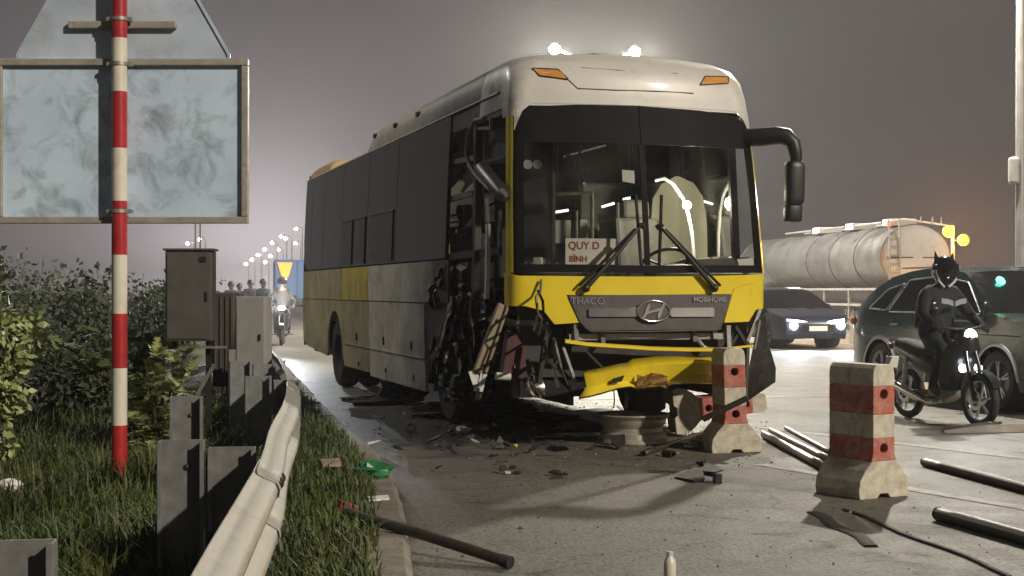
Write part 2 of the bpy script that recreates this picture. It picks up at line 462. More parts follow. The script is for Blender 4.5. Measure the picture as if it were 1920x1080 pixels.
    L.new(fine.outputs[0], bp.inputs['Height']); L.new(bp.outputs[0], b.inputs['Normal'])
    return m
MT['road'] = road_material()
MT['soil'] = M('verge soil', (.045, .038, .026), .95, var=.4, scale=3, bump=.6, bscale=12, grime=(.03, .045, .014), gscale=1.5, gamount=.5)
MT['kerb'] = M('kerb concrete', (.22, .195, .155), .9, var=.2, scale=6, bump=.4, bscale=30, grime=(.09, .08, .06), gscale=5, gamount=.45)
MT['paint_line'] = M('worn road paint', (.46, .45, .42), .75, var=.2, scale=9, grime=(.15, .14, .125), gscale=5, gamount=.53)
MT['median'] = M('cream median concrete', (.46, .41, .32), .85, var=.12, scale=3, grime=(.25, .21, .16), gscale=2, gamount=.4)

KERB = [(-.30, 4.6), (-.36, 5.6), (-.50, 7.07), (-.74, 9.3), (-1.0, 11.2), (-1.75, 14.6), (-2.75, 19.4), (-4.1, 26), (-6.2, 36), (-13, 60), (-28, 110), (-130, 400), (-220, 640)]
RAIL = [(-.44, .6), (-.56, 2.0), (-.73, 3.28), (-.93, 5.24), (-1.12, 6.66), (-1.30, 8.16), (-1.56, 10), (-2.10, 13), (-2.72, 16), (-4.1, 22), (-7.9, 36), (-15.0, 60), (-30, 110)]
def spline(P, y):
    for i in range(len(P) - 1):
        if P[i][1] <= y <= P[i + 1][1]:
            p0 = P[max(i - 1, 0)]; p1 = P[i]; p2 = P[i + 1]; p3 = P[min(i + 2, len(P) - 1)]
            h = p2[1] - p1[1]; t = (y - p1[1]) / h
            m1 = (p2[0] - p0[0]) / (p2[1] - p0[1]) * h if p2[1] != p0[1] else 0
            m2 = (p3[0] - p1[0]) / (p3[1] - p1[1]) * h if p3[1] != p1[1] else 0
            return (2*t**3-3*t*t+1)*p1[0] + (t**3-2*t*t+t)*m1 + (-2*t**3+3*t*t)*p2[0] + (t**3-t*t)*m2
    return P[0][0] if y < P[0][1] else P[-1][0]
kx = lambda y: spline(KERB, y)
rx = lambda y: spline(RAIL, y)

# ground sheet to the horizon
mb = MB(); mb.add([(-700, -40, -.05), (700, -40, -.05), (700, 690, -.05), (-700, 690, -.05)], [(0, 1, 2, 3)])
mb.build('ground', MT['soil'], kind='structure')
# road
ys = [-30, -10, 0, 3, 4.6] + [5 + .5 * i for i in range(62)] + [38 + 4 * i for i in range(20)] + [120, 160, 220, 300, 400, 500, 640]
rows = [[Vector((kx(y) - .04 if y > 4.6 else -.34, y, 0)), Vector((120, y, 0))] for y in ys]
MB().grid(rows).build('road', MT['road'], kind='structure', fix=False)
# raised verge between rail and kerb and beyond the rail
rows = []
for y in ys:
    k = (kx(y) if y > 4.6 else -.30) - .18
    row = []
    for t in (0, .25, .6, 1.2, 2.4, 5, 12, 60, 400):
        z = .085 + .03 * math.sin(y * 1.7 + t * 3) * min(1, t) + (.03 * math.sin(y * .9) if t > .3 else 0) - (.03 * min(t, 12) if t > 1.5 else 0)
        row.append(Vector((k - t, y, max(z, -.03 if t < 100 else -.045))))
    rows.append(row)
MB().grid(rows).build('verge', MT['soil'], kind='structure', smooth=180)
# kerb: laid stones
kerb = MB()
seg = []
y = 4.7
while y < 40:
    seg.append(y); y += .85
pts = [Vector((kx(q), q, 0)) for q in seg]
rows = []
for p in pts:
    rows.append([Vector((p.x - .20, p.y, .045)), Vector((p.x - .02, p.y, .045)), Vector((p.x - .02, p.y, -.02))])
kerb_o = kerb.grid(rows).build('kerb', MT['kerb'], kind='structure')
rnd = random.Random(3)
for i in range(len(pts) - 1):
    a, b = pts[i], pts[i + 1]
    d = (b - a).normalized(); n = Vector((d.y, -d.x, 0))
    g = .006; z = .105 + rnd.uniform(-.012, .012); dx = rnd.uniform(-.012, .012)
    a2 = a + d * g + n * dx; b2 = b - d * g + n * dx + n * rnd.uniform(-.008, .008)
    w = .21
    vs = []
    for p in (a2, b2):
        for off, zz in ((-w, 0), (-w, z), (-.035, z), (0, z - .03), (.012, -.01)):
            q = p + n * off; vs.append((q.x, q.y, zz + rnd.uniform(-.004, .004)))
    fs = [(j, j + 1, j + 6, j + 5) for j in range(4)] + [(0, 1, 2, 3, 4), (9, 8, 7, 6, 5)]
    MB().add(vs, fs).build('kerbstone', MT['kerb'], kerb_o)
# road markings
def stripe(name, a, b, w):
    a, b = Vector(a + (0,)), Vector(b + (0,)); d = (b - a).normalized(); n = Vector((-d.y, d.x, 0)) * w / 2; z = Vector((0, 0, .004))
    return MB().add([a - n + z, b - n + z, b + n + z, a + n + z], [(0, 1, 2, 3)]).build(name, MT['paint_line'], kind='structure')
stripe('road_marking', (-1.0, 18.2), (12.5, 20.6), .17)
stripe('road_marking', (2.55, 14.7), (7.2, 7.4), .12)
stripe('road_marking', (2.0, 11.6), (5.0, 6.2), .14)
stripe('road_marking', (7.0, 60), (9.5, 30), .15)
# low cream concrete median beyond the junction
prof = [(-.30, 0), (-.22, .20), (-.14, .68), (.14, .68), (.22, .20), (.30, 0)]
mp = [Vector(q) for q in ((8.95, 38.2, 0), (11, 37.6, 0), (14, 36.6, 0), (24, 32, 0), (48, 28, 0))]
med = empty('concrete_median', mp[0], 0, 'low cream concrete median behind the teal car and the dark sedan', 'barrier')
for i in range(4):
    d = (mp[i + 1] - mp[i]).normalized(); n = Vector((d.y, -d.x, 0))
    k = max(1, round((mp[i + 1] - mp[i]).length / 2.0))
    for j in range(k):
        a = mp[i].lerp(mp[i + 1], j / k) + d * .012 - mp[0]; b = mp[i].lerp(mp[i + 1], (j + 1) / k) - d * .012 - mp[0]
        MB().prism(prof, 0, 1, lambda o, z, t: (a.lerp(b, t) + n * o + Vector((0, 0, z)))).build('median_block', MT['median'], med, bevel=.012)
# ================================================================== the coach
BTH = R(17.0)
BX, BY = 0.02, 12.5
bus = empty('bus', (BX, BY, 0), BTH, 'white and yellow coach with its front corner torn open, standing across the road', 'bus')
CXB = 1.25
BINV = Matrix.Translation((BX, BY, 0)) @ Matrix.Rotation(BTH, 4, 'Z')
BINV_I = BINV.inverted()
def interp(tab, z):
    if z <= tab[0][0]: return tab[0][1:]
    for a, b in zip(tab, tab[1:]):
        if z <= b[0]:
            t = (z - a[0]) / (b[0] - a[0])
            return tuple(p + (q - p) * t for p, q in zip(a[1:], b[1:]))
    return tab[-1][1:]
# height: (set back of the nose, half width, corner radius)
TAB = [(0.0, .06, 1.22, .16), (.9, .0, 1.25, .16), (1.55, .0, 1.25, .15), (2.3, .09, 1.225, .14), (3.0, .20, 1.19, .14), (3.2, .22, 1.175, .17), (3.36, .25, 1.155, .22), (3.47, .31, 1.11, .28), (3.54, .40, 1.03, .36), (3.59, .54, .90, .44), (3.62, .80, .72, .5)]
BOW = .10
def FM(t, z, d=0.0):
    """nose of the coach: t runs round the corner onto the flanks, metres from the middle"""
    y0, w, r = interp(TAB, z)
    a = w - r; s = 1 if t >= 0 else -1; u = abs(t)
    if u <= a:
        k = u / a; x = CXB + t; y = y0 + BOW * k * k
        nx, ny = s * 2 * BOW * k / a, -1.0
        l = math.hypot(nx, ny); nx /= l; ny /= l
    else:
        ph = (u - a) / r
        if ph <= PI / 2:
            x = CXB + s * (a + r * math.sin(ph)); y = y0 + BOW + r * (1 - math.cos(ph)); nx, ny = s * math.sin(ph), -math.cos(ph)
        else:
            x = CXB + s * w; y = y0 + BOW + r + (u - a - r * PI / 2); nx, ny = s, 0
    return Vector((x + nx * d, y + ny * d, z))
def side_t(z, v):
    """perimeter parameter on the flank at distance v behind the nose"""
    y0, w, r = interp(TAB, z)
    return w - r + r * PI / 2 + (v - y0 - BOW - r)
def ray(px, py):
    o = BINV_I @ Vector((0, 0, EYE)); p = BINV_I @ at(px, py, 1.0)
    return o, (p - o)
def F(px, py, off=0.0):
    """photo pixel -> (t, z) on the nose"""
    o, d = ray(px, py); y = .05
    for _ in range(12):
        k = (y - o.y) / d.y; p = o + d * k
        y0, w, r = interp(TAB, p.z); a = w - r
        u = min(abs(p.x - CXB), w)
        if u <= a: yy = y0 + BOW * (u / a) ** 2
        else: yy = y0 + BOW + r * (1 - math.sqrt(max(0, 1 - ((u - a) / r) ** 2)))
        y = y + (yy - off - y) * .8
    k = (y - o.y) / d.y; p = o + d * k
    y0, w, r = interp(TAB, p.z); a = w - r; u = min(abs(p.x - CXB), w); s = 1 if p.x > CXB else -1
    if u > a: u = a + r * math.asin(min(1, (u - a) / r))
    return (s * u, p.z)
def S(px, py, inset=0.0):
    """photo pixel -> (v, z) on the kerb-side flank"""
    o, d = ray(px, py); z = 1.5
    for _ in range(8):
        w = interp(TAB, z)[1]; k = (CXB - w + inset - o.x) / d.x; p = o + d * k; z = p.z
    return (p.y, p.z)
def SM(v, z, d=0.0):
    return Vector((CXB - interp(TAB, z)[1] - d, v, z))
def SMR(v, z, d=0.0):
    return Vector((CXB + interp(TAB, z)[1] + d, v, z))
def fpoly(pts): return [F(*p) for p in pts]
def spoly(pts): return [S(*p) for p in pts]
BL = 12.0

# --- nose panels
a0 = lambda z: interp(TAB, z)[1] - interp(TAB, z)[2]
tmax = lambda z, v=.42: side_t(z, v)
# yellow lower nose with arch cut-outs on both corners
low = fpoly([(1352, 556), (1345, 612), (1412, 606), (1424, 584)])
left = [F(958, 516), F(1080, 517), F(1200, 518), F(1320, 517), F(1400, 515)]
yel_left = [(-tmax(1.55, .30), 1.56)] + fpoly([(975, 517), (1100, 518), (1204.5, 518.5)]) + fpoly([(1204.5, 553), (1062, 553), (1086, 605), (1040, 608), (1020, 583), (985, 574)]) + [(-tmax(1.27, .30), 1.265)]
mb = MB(); patch(mb, yel_left, FM, .07, 0, .03); mb.build('front_panel', MT['yellow'], bus, smooth=50)
yel_right = fpoly([(1204, 518.5), (1300, 518), (1390, 516)]) + [(tmax(1.55, .40), 1.56), (tmax(1.2, .40), 1.24)] + fpoly([(1418, 580), (1404, 603), (1358, 605), (1374, 553), (1204, 553)])
mb = MB(); patch(mb, yel_right, FM, .07, 0, .03); mb.build('front_panel', MT['yellow'], bus, smooth=50)
# crease of the headlamp panel on the right
c = [F(x, y) for x, y in ((1358, 603), (1376, 541), (1392, 534), (1412, 530))]
mb = MB(); mb.tube([FM(t, z, .003) for t, z in c], .005, 6); mb.build('panel_crease', MT['yellow'], bus)
# yellow corner posts beside the windscreen
for s, v0 in ((-1, .36), (1, .40)):
    mb = MB()
    rows = []
    for i in range(20):
        z = 1.56 + (2.96 - 1.56) * i / 19
        rows.append([FM(s * (a0(z) + interp(TAB, z)[2] * k), z, .002) for k in (.85, 1.0, 1.2, 1.45, 1.6)])
    mb.grid(rows); mb.build('corner_post', MT['yellow'], bus, smooth=60)
# grille plate
gp = rounded(fpoly([(1064, 554), (1372, 551), (1350, 617), (1100, 620), (1088, 606)]), .03)
mb = MB(); patch(mb, gp, FM, .08, .012, .03); grille = mb.build('grille', MT['grille'], bus, smooth=40)
mb = MB()
edge = fpoly([(1088, 606), (1098, 617), (1110, 622), (1220, 622), (1340, 619), (1352, 616)])
mb.tube([FM(t, z, .014) for t, z in edge], .009, 6); mb.build('grille_trim', MT['dark_steel'], grille, smooth=60)
for xs in ((1102, 1192), (1254, 1336)):
    q = rounded(fpoly([(xs[0], 577), (xs[1], 576), (xs[1], 594), (xs[0], 594)]), .02)
    mb = MB(); patch(mb, q, FM, .05, .034, .022); mb.build('chrome_bar', MT['chrome'], grille, smooth=50, bevel=.006)
# oval emblem with slanted H
ct, cz = F(1222, 583)
mb = MB(); ov = [(ct + .155 * math.cos(a * PI / 16), cz + .092 * math.sin(a * PI / 16)) for a in range(32)]
patch(mb, ov, FM, .06, .040, .03); emb = mb.build('emblem', MT['grille'], grille, smooth=40)
mb = MB(); mb.tube([FM(ct + .155 * math.cos(a * PI / 20), cz + .092 * math.sin(a * PI / 20), .044) for a in range(41)], .010, 8); mb.build('emblem_ring', MT['chrome'], emb, smooth=60)
def hbar(pts, w):
    m = MB(); n = len(pts); L_ = []; R_ = []
    for i, (x, y, ww) in enumerate(pts):
        L_.append((ct + x - ww, cz + y)); R_.append((ct + x + ww, cz + y))
    patch(m, L_ + R_[::-1], FM, .05, .052, .014); return m
hbar([(-.105, -.070, .012), (-.075, -.02, .014), (-.052, .035, .018), (-.045, .066, .006)], 0).build('emblem_letter', MT['chrome'], emb, smooth=40)
hbar([(.045, -.066, .006), (.052, -.035, .018), (.075, .02, .014), (.105, .070, .012)], 0).build('emblem_letter', MT['chrome'], emb, smooth=40)
mb = MB(); patch(mb, [(ct - .062, cz - .008), (ct - .03, cz + .004), (ct + .03, cz + .018), (ct + .066, cz + .028), (ct + .062, cz + .008), (ct + .03, cz - .004), (ct - .03, cz - .018), (ct - .066, cz - .028)], FM, .05, .051, .013); mb.build('emblem_letter', MT['chrome'], emb, smooth=40)
def nose_matrix(px, py, d):
    t, z = F(px, py); p = FM(t, z, d); q = FM(t + .05, z, d); xx = (q - p).normalized(); zz = xx.cross(Vector((0, 0, 1))).normalized(); yy = zz.cross(xx)
    return Matrix.Translation(p) @ Matrix((xx, yy, zz)).transposed().to_4x4()
text_mesh('lettering', 'THACO', .088, MT['reflective'], grille, nose_matrix(1101, 565, .016), .003, 'worn raised maker lettering')
text_mesh('lettering', 'MOBIHOME', .066, MT['chrome'], grille, nose_matrix(1329, 562, .018), .004, 'raised model lettering', bold=.002)
# windscreen: two panes in a black surround
def band(z): return interp(TAB, z)[1] - interp(TAB, z)[2] * .35
outer = [(-band(1.56), 1.56), (-.6, 1.555), (0, 1.55), (.6, 1.555), (band(1.56), 1.56)] + [(band(z), z) for z in (1.8, 2.1, 2.4, 2.7, 2.86)] + [(band(3.0) - .05, 2.97), (band(3.0) - .16, 3.03), (.6, 3.06), (0, 3.075), (-.6, 3.07), (-band(3.0) + .16, 3.045), (-band(3.0) + .05, 2.985)] + [(-band(z), z) for z in (2.86, 2.7, 2.4, 2.1, 1.8)]
zt = 2.72
def surround():
    m = MB()
    bars = []
    bars.append([(-band(1.56), 1.565), (0, 1.555), (band(1.56), 1.565), (band(1.64), 1.635), (0, 1.625), (-band(1.64), 1.635)])
    for s in (-1, 1):
        ins = .07 if s < 0 else .085
        bars.append([(s * band(z), z) for z in (1.636, 1.9, 2.2, 2.5, zt)] + [(s * (band(z) - ins), z) for z in (zt, 2.5, 2.2, 1.9, 1.636)])
    bars.append([(s, z) for s, z in ((-.026, 1.627), (.026, 1.627), (.026, zt), (-.026, zt))])
    top = [(-band(zt), zt + .001), (0, zt + .001), (band(zt), zt + .001)] + [p for p in outer if p[1] > zt]
    bars.append(top)
    for q in bars: patch(m, q, FM, .09, .004, .012)
    return m
frame_w = surround().build('windscreen_surround', MT['frit'], bus, smooth=40)
for s in (-1, 1):
    z0, z1 = 1.628, zt + .004
    q = [(s * .024, z0), (s * (band(z0) - .06), z0)] + [(s * (band(z) - .065), z) for z in (1.9, 2.2, 2.5)] + [(s * (band(z1) - .06), z1), (s * .024, z1)]
    mb = MB(); patch(mb, q, FM, .12, -.006, 0); mb.build('windscreen', MT['wind'], bus, smooth=60)
mb = MB(); mb.tube([FM(.0, z, .006) for z in (zt, 2.9, 3.07)], .008, 6); mb.build('windscreen_seam', MT['black_plastic'], frame_w)
# inspection stickers and dangling things on the glass
for px in (990, 1008):
    t, z = F(px, 308); mb = MB(); patch(mb, [(t + .042 * math.cos(a * PI / 8), z + .042 * math.sin(a * PI / 8)) for a in range(16)], FM, .05, -.010, .003); mb.build('inspection_sticker', MT['sheet'], bus)
q = fpoly([(1167, 318), (1190, 320), (1191, 344), (1168, 340)]); mb = MB(); patch(mb, q, FM, .05, -.010, .003); mb.build('permit_card', MT['paper'], bus)
mb = MB(); patch(mb, rounded(fpoly([(1383, 486), (1416, 484), (1419, 498), (1388, 500)]), .01), FM, .05, -.010, .003); mb.build('permit_card', MT['paper'], bus)

# white roof cap over the windscreen
rows = []
zs = [3.055, 3.09, 3.15, 3.2, 3.28, 3.36, 3.42, 3.47, 3.51, 3.54, 3.57, 3.59, 3.605, 3.62]
def cap_row(z, vend, n=14):
    y0, w, r = interp(TAB, z); a = w - r
    ts = [a * k / 10 for k in range(-10, 11)]
    arc = [a + r * PI / 2 * k / 7 for k in range(1, 8)]
    tail = [a + r * PI / 2 + (vend - (y0 + BOW + r)) * k / n for k in range(1, n + 1)]
    row = [-q for q in reversed(arc + tail)] + ts + arc + tail
    return [FM(t, z, 0) for t in row]
VCAP = 1.0
rows = [cap_row(z, VCAP + .35, 4) for z in zs]
mb = MB(); mb.grid(rows)
# lower lip following the windscreen's arched top edge
mb.build('roof_cap', MT['white_cap'], bus, smooth=60)
mb = MB()
lip = []
for i in range(29):
    t = -band(2.9) - .02 + (2 * band(2.9) + .04) * i / 28
    k = abs(t) / band(2.9); zl = 3.078 - .006 * k * k - (max(0, k - .86) / .14) ** 2 * .19
    lip.append((t, zl))
patch(mb, lip + [(band(2.9) + .02, 3.0), (band(3.06) + .03, 3.062), (-band(3.06) - .03, 3.062), (-band(2.9) - .02, 3.0)][0:0] + [(t, max(z, 3.0) + .0) for t, z in [(band(3.09) + .02, 3.09), (-band(3.09) - .02, 3.09)]], FM, .08, .004, .01)
mb.build('roof_cap_lip', MT['white_cap'], bus, smooth=60)
# corner cheeks of the cap running down beside the glass
for s in (-1, 1):
    mb = MB(); rows = []
    for i in range(10):
        z = 2.96 + .10 * i / 9
        rows.append([FM(s * (a0(z) + interp(TAB, z)[2] * k), z, .003) for k in (.60, .8, 1.0, 1.25, 1.6, 2.0, 2.4)])
    mb.grid(rows).build('roof_cap_cheek', MT['white_cap'], bus, smooth=60)
# seam of the destination box, amber marker lamps
cs = fpoly([(1066, 150), (1083, 166), (1150, 169), (1225, 171), (1300, 175)])
mb = MB(); mb.tube([FM(t, z, .001) for t, z in cs], .006, 6); mb.build('cap_seam', MT['dark_steel'], bus)
cs = fpoly([(1090, 127), (1160, 132), (1270, 138)])
mb = MB(); mb.tube([FM(t, z, -.001) for t, z in cs], .005, 6); mb.build('cap_crease', MT['grey_steel'], bus)
for q in ([(997, 128), (1046, 130), (1066, 149), (1012, 142)], [(1321, 143), (1364, 144), (1365, 156), (1312, 159)]):
    pl = rounded(fpoly(q), .012)
    mb = MB(); patch(mb, pl, FM, .05, .008, .016); lm = mb.build('marker_lamp', MT['amber'], bus, smooth=40)
    mb = MB(); mb.tube([FM(t, z, .008) for t, z in pl + pl[:1]], .006, 6); mb.build('lamp_bezel', MT['black_plastic'], lm)
for px in (1119, 1155):
    t, z = F(px, 102); p = FM(t, z, 0); mb = MB(); mb.ball(p + Vector((0, .05, .0)), .04, 10, 6, (1.6, 1, .5)); mb.build('roof_vent', MT['black_plastic'], bus, smooth=60)

# --- roof behind the cap: main shell, raised pod, rear unit
def roof_shell(name, mat, zs, v0, v1, ztab, front_round=.0, rear_round=.5, n=26):
    m = MB(); rows = []
    for i in range(n + 1):
        v = v0 + (v1 - v0) * i / n
        k = 1.0
        if rear_round and v > v1 - rear_round: k = math.sqrt(max(0.0, 1 - ((v - v1 + rear_round) / rear_round) ** 2))
        if front_round and v < v0 + front_round: k = math.sqrt(max(0.0, 1 - ((v0 + front_round - v) / front_round) ** 2))
        row = []
        prof = [(w, zb + (z - zb) * k) for w, z, zb in ztab]
        row = [Vector((CXB - w, v, z)) for w, z in prof] + [Vector((CXB + w, v, z)) for w, z in reversed(prof)]
        rows.append(row)
    m.grid(rows)
    m.f.append(tuple(range(len(rows[0])))); m.f.append(tuple(len(rows[0]) * n + j for j in range(len(rows[0]))))
    return m.build(name, mat, bus, smooth=45)
roof_shell('roof', MT['roof'], None, 1.0, BL - .02, [(1.168, 3.2, 3.2), (1.155, 3.235, 3.2), (1.12, 3.27, 3.2), (1.0, 3.30, 3.2), (.5, 3.325, 3.2), (.0, 3.33, 3.2)], rear_round=.25)
pod = roof_shell('roof_pod', MT['roof'], None, 1.0, 7.0, [(1.155, 3.24, 3.24), (1.15, 3.36, 3.24), (1.105, 3.47, 3.24), (1.025, 3.545, 3.24), (.895, 3.595, 3.24), (.6, 3.622, 3.24), (0, 3.625, 3.24)], rear_round=.55)
hump = roof_shell('rear_roof_unit', MT['roof_hump'], None, 9.9, 11.96, [(1.14, 3.24, 3.22), (1.12, 3.34, 3.22), (1.02, 3.42, 3.22), (.8, 3.45, 3.22), (0, 3.46, 3.22)], front_round=.35, rear_round=.3)
for px, py in ((783, 194), (741, 215), (703, 240)):
    o_, d_ = ray(px, py); q_ = o_ + d_ * ((CXB - 1.14 - o_.x) / d_.x); v, z = q_.y, min(q_.z, 3.42); mb = MB(); mb.box((CXB - 1.135, v, z), (.05, .09, .06)); mb.build('roof_fixing', MT['black_plastic'], pod, bevel=.01)

# --- kerb-side flank
GL0, GL1, WB, WT = 2.42, 11.93, 1.735, 3.20
edges = [GL0] + [S(px, 450)[0] for px in (742, 688, 640, 606, 584)] + [GL1]
for i in range(len(edges) - 1):
    va, vb = edges[i] + .012, edges[i + 1] - .012
    q = [(va, WB), (vb, WB), (vb, WT), (va, WT)]
    if i == len(edges) - 2: q = [(va, WB), (vb - .45, WB), (vb - .12, WB + .10), (vb, WB + .45), (vb, WT), (va, WT)]
    mb = MB(); patch(mb, q, SM, .3, .006, .012); mb.build('side_window', MT['tint'], bus, smooth=40)
mb = MB(); patch(mb, [(GL0, WB - .02), (BL - .03, WB - .02), (BL - .03, WT + .02), (GL0, WT + .02)], SM, .4, -.012, .02); mb.build('window_backing', MT['frit'], bus)
# sliding vents in the lower half of three windows
for px0, px1 in ((643, 662), (664, 686), (692, 738)):
    va, vb = S(px1, 450)[0], S(px0, 450)[0]
    mb = MB(); patch(mb, rounded([(va + .03, WB + .03), (vb - .03, WB + .03), (vb - .03, WB + .62), (va + .03, WB + .62)], .03), SM, .25, .011, .006); mb.build('sliding_pane', MT['tint_pale'], bus)
    mb = MB(); mb.tube([SM(va + .02, WB + .63, .012), SM(vb - .02, WB + .63, .012)], .012, 6); mb.tube([SM(va + .02, WB + .02, .012), SM(va + .02, WB + .63, .012)], .010, 6); mb.build('pane_rail', MT['black_plastic'], bus)
# body panels: upper waist strip and hinged lower doors, each its own panel
def spanel(name, mat, v0, v1, z0, z1, d=0.0, outline=None):
    q = outline or [(v0 + .008, z0), (v1 - .008, z0), (v1 - .008, z1), (v0 + .008, z1)]
    m = MB(); patch(m, q, SM, .18, d, .03); return m.build(name, mat, bus, smooth=40)
RW, FW = 8.95, 2.72     # wheel centres
def arch(vc, r, z0, n=14): return [(vc + r * math.cos(PI - PI * i / n), max(z0, .50 + r * 1.02 * math.sin(PI * i / n))) for i in range(n + 1)]
zS, zB = 1.272, .36
spanel('waist_panel', MT['side_grey'], 2.30, S(690, 530)[0], zS, WB - .02)
spanel('waist_panel', MT['yellow_dull'], S(690, 530)[0], S(641, 530)[0], zS, WB - .02)
spanel('waist_panel', MT['ochre'], S(641, 530)[0], 11.93, zS, WB - .02)
d_edges = [3.34, S(744, 640)[0], S(692, 640)[0], RW - .68]
mats = [MT['side_grey'], MT['side_grey'], MT['ochre']]
for i in range(3):
    va, vb = d_edges[i], d_edges[i + 1]
    zb = [.30, .30, .34][i]
    dr = spanel('luggage_door', mats[i], va, vb, zb, zS - .014)
    for k in (.22, .5):
        vv = va + (vb - va) * (.35 if i else .5) + k * .0
    mb = MB(); mb.box(SM(va + (vb - va) * .45, .78, .004), (.02, .07, .10)); mb.build('latch', MT['black_plastic'], dr, bevel=.008)
    mb = MB(); mb.box(SM(va + (vb - va) * .40, .42, .004), (.02, .05, .06)); mb.build('latch', MT['black_plastic'], dr, bevel=.008)
    mb = MB(); mb.bar(SM(va + .03, .66, .003), SM(vb - .03, .66, .003), .02, .015); mb.build('door_crease', mats[i], dr)
ar = arch(RW, .60, .36)
spanel('wheel_arch_panel', MT['ochre'], 0, 0, 0, 0, outline=[(RW - .672, .40), (RW - .672, zS - .014)] + [(RW + .70, zS - .014), (RW + .70, .42)] + [(v, z) for v, z in reversed(ar)])
spanel('rear_panel', MT['ochre'], 0, 0, 0, 0, outline=[(RW + .715, .42), (BL - .5, .50), (BL - .05, .62), (BL - .02, zS - .014), (RW + .715, zS - .014)])
fa = arch(FW, .60, .36)
spanel('wheel_arch_panel', MT['torn_steel'], 0, 0, 0, 0, d=-.02, outline=[(3.32, .40), (3.32, zS - .014), (2.36, zS - .03), (2.42, 1.02)] + [p for p in reversed(fa) if p[0] > 2.5])
# sooty kerb-side roof edge
mb = MB(); mb.tube([SM(v, 3.215, .004) for v in (.7, 2, 4, 6, 8, 10, 11.9)], .014, 6); mb.build('gutter', MT['roof'], bus)
# far flank and tail
mb = MB(); patch(mb, [(.5, .36), (BL - .03, .42), (BL - .03, 1.72), (.5, 1.72)], SMR, .5, 0, .03); mb.build('far_side_panel', MT['side_grey'], bus)
ve = [.75, 2.2, 4.0, 5.9, 7.8, 9.7, BL - .06]
for i in range(6):
    mb = MB(); patch(mb, [(ve[i] + .03, 1.74), (ve[i + 1] - .03, 1.74), (ve[i + 1] - .03, 3.18), (ve[i] + .03, 3.18)], SMR, .5, 0, .0); mb.build('side_window', MT['car_glass'], bus)
    mb = MB(); mb.bar(SMR(ve[i], 1.72, -.02), SMR(ve[i], 3.2, -.02), .07, .05, (0, 1, 0)); mb.build('window_pillar', MT['frit'], bus)
mb = MB(); mb.grid([[Vector((CXB + s * interp(TAB, z)[1] * .995, BL - .03 - (.0 if z < 2 else (z - 2) * .10), z)) for s in (-1, -.8, 0, .8, 1)] for z in (.5, .9, 1.4, 1.75, 2.4, 3.0, 3.3)]); mb.build('tail_panel', MT['ochre'], bus, smooth=60)

# --- wheels
def wheel(name, cx, vc, face, r=.50, w=.28, mat=None):
    m = Matrix.Translation((cx, vc, r)) @ Matrix.Rotation(R(90) * face, 4, 'Y')
    pr = [(.30, -w / 2), (r - .05, -w / 2), (r - .015, -w / 2 + .03), (r, -w / 2 + .07), (r, w / 2 - .07), (r - .015, w / 2 - .03), (r - .05, w / 2), (.30, w / 2)]
    t = MB().lathe(pr, 36, m).build('tyre', MT['rubber'], bus, smooth=40)
    rp = [(.0, .02), (.10, .02), (.11, .06), (.16, .06), (.17, -.02), (.24, -.05), (.27, w / 2 - .02), (.302, w / 2), (.302, -w / 2), (.0, -w / 2)]
    k = MB().lathe(rp, 28, m); k.build('wheel_rim', MT['dark_steel'], t, smooth=40)
for q in (-1, 1):
    wheel('wheel', CXB + q * 1.06, RW, q); wheel('wheel', CXB + q * .73, RW, q)
wheel('wheel', CXB + 1.05, FW, 1)
wheel('wheel', CXB - .98, FW + .10, -1)
# --- chassis
mb = MB()
for x in (.75, 1.75): mb.box((x, 6.3, .72), (.10, 10.6, .26))
for v in (1.1, 2.2, 3.6, 5, 6.4, 7.8, 10.3): mb.box((1.25, v, .72), (1.0, .09, .2))
mb.box((1.25, RW, .5), (1.9, .16, .16)); mb.box((1.25, FW, .46), (1.9, .14, .14))
mb.build('chassis', MT['dark_steel'], bus)
mb = MB(); mb.box((1.25, 6.6, .98), (2.36, 10.7, .06)); mb.build('floor', MT['cabin'], bus)
mb = MB(); mb.box((1.25, 3.30, .62), (2.3, .04, .62)); mb.build('wheel_bay_bulkhead', MT['cabin'], bus)
mb = MB(); mb.box((1.25, 5.9, .62), (2.2, 4.6, .5)); mb.build('luggage_bay', MT['cabin'], bus)
mb = MB(); mb.box((1.25, 10.6, .66), (2.2, 2.2, .5)); mb.build('engine_bay', MT['dark_steel'], bus)

# --- cabin seen through the windscreen
mb = MB(); patch(mb, [(.18, .62), (2.32, .62), (2.36, 1.45), (.14, 1.45)], lambda a, b, d: Vector((a, .42 + d, b)), .3, 0, .04); mb.build('inner_bulkhead', MT['cabin'], bus)
mb = MB()
rows = []
for x in [.16 + 2.18 * i / 16 for i in range(17)]:
    h = .0 + (.10 * math.exp(-((x - 1.9) / .42) ** 2))
    rows.append([Vector((x, .36, 1.46)), Vector((x, .30, 1.56)), Vector((x, .55, 1.57 + h * .6)), Vector((x, .80, 1.56 + h)), Vector((x, .92, 1.45)), Vector((x, .94, 1.1))])
mb.grid(rows).build('dashboard', MT['cabin_grey'], bus, smooth=50)
sw = Matrix.Translation((1.88, 1.12, 1.66)) @ Matrix.Rotation(R(-38), 4, 'X')
mb = MB(); mb.tube([sw @ Vector((.235 * math.cos(a * PI / 16), .235 * math.sin(a * PI / 16), 0)) for a in range(33)], .017, 8, False)
for a in (R(200), R(340), R(90)): mb.tube([sw @ Vector((0, 0, -.03)), sw @ Vector((.22 * math.cos(a), .22 * math.sin(a), 0))], .014, 6)
mb.tube([sw @ Vector((0, 0, -.02)), sw @ Vector((0, 0, -.35))], .03, 8); mb.build('steering_wheel', MT['black_plastic'], bus, smooth=60)
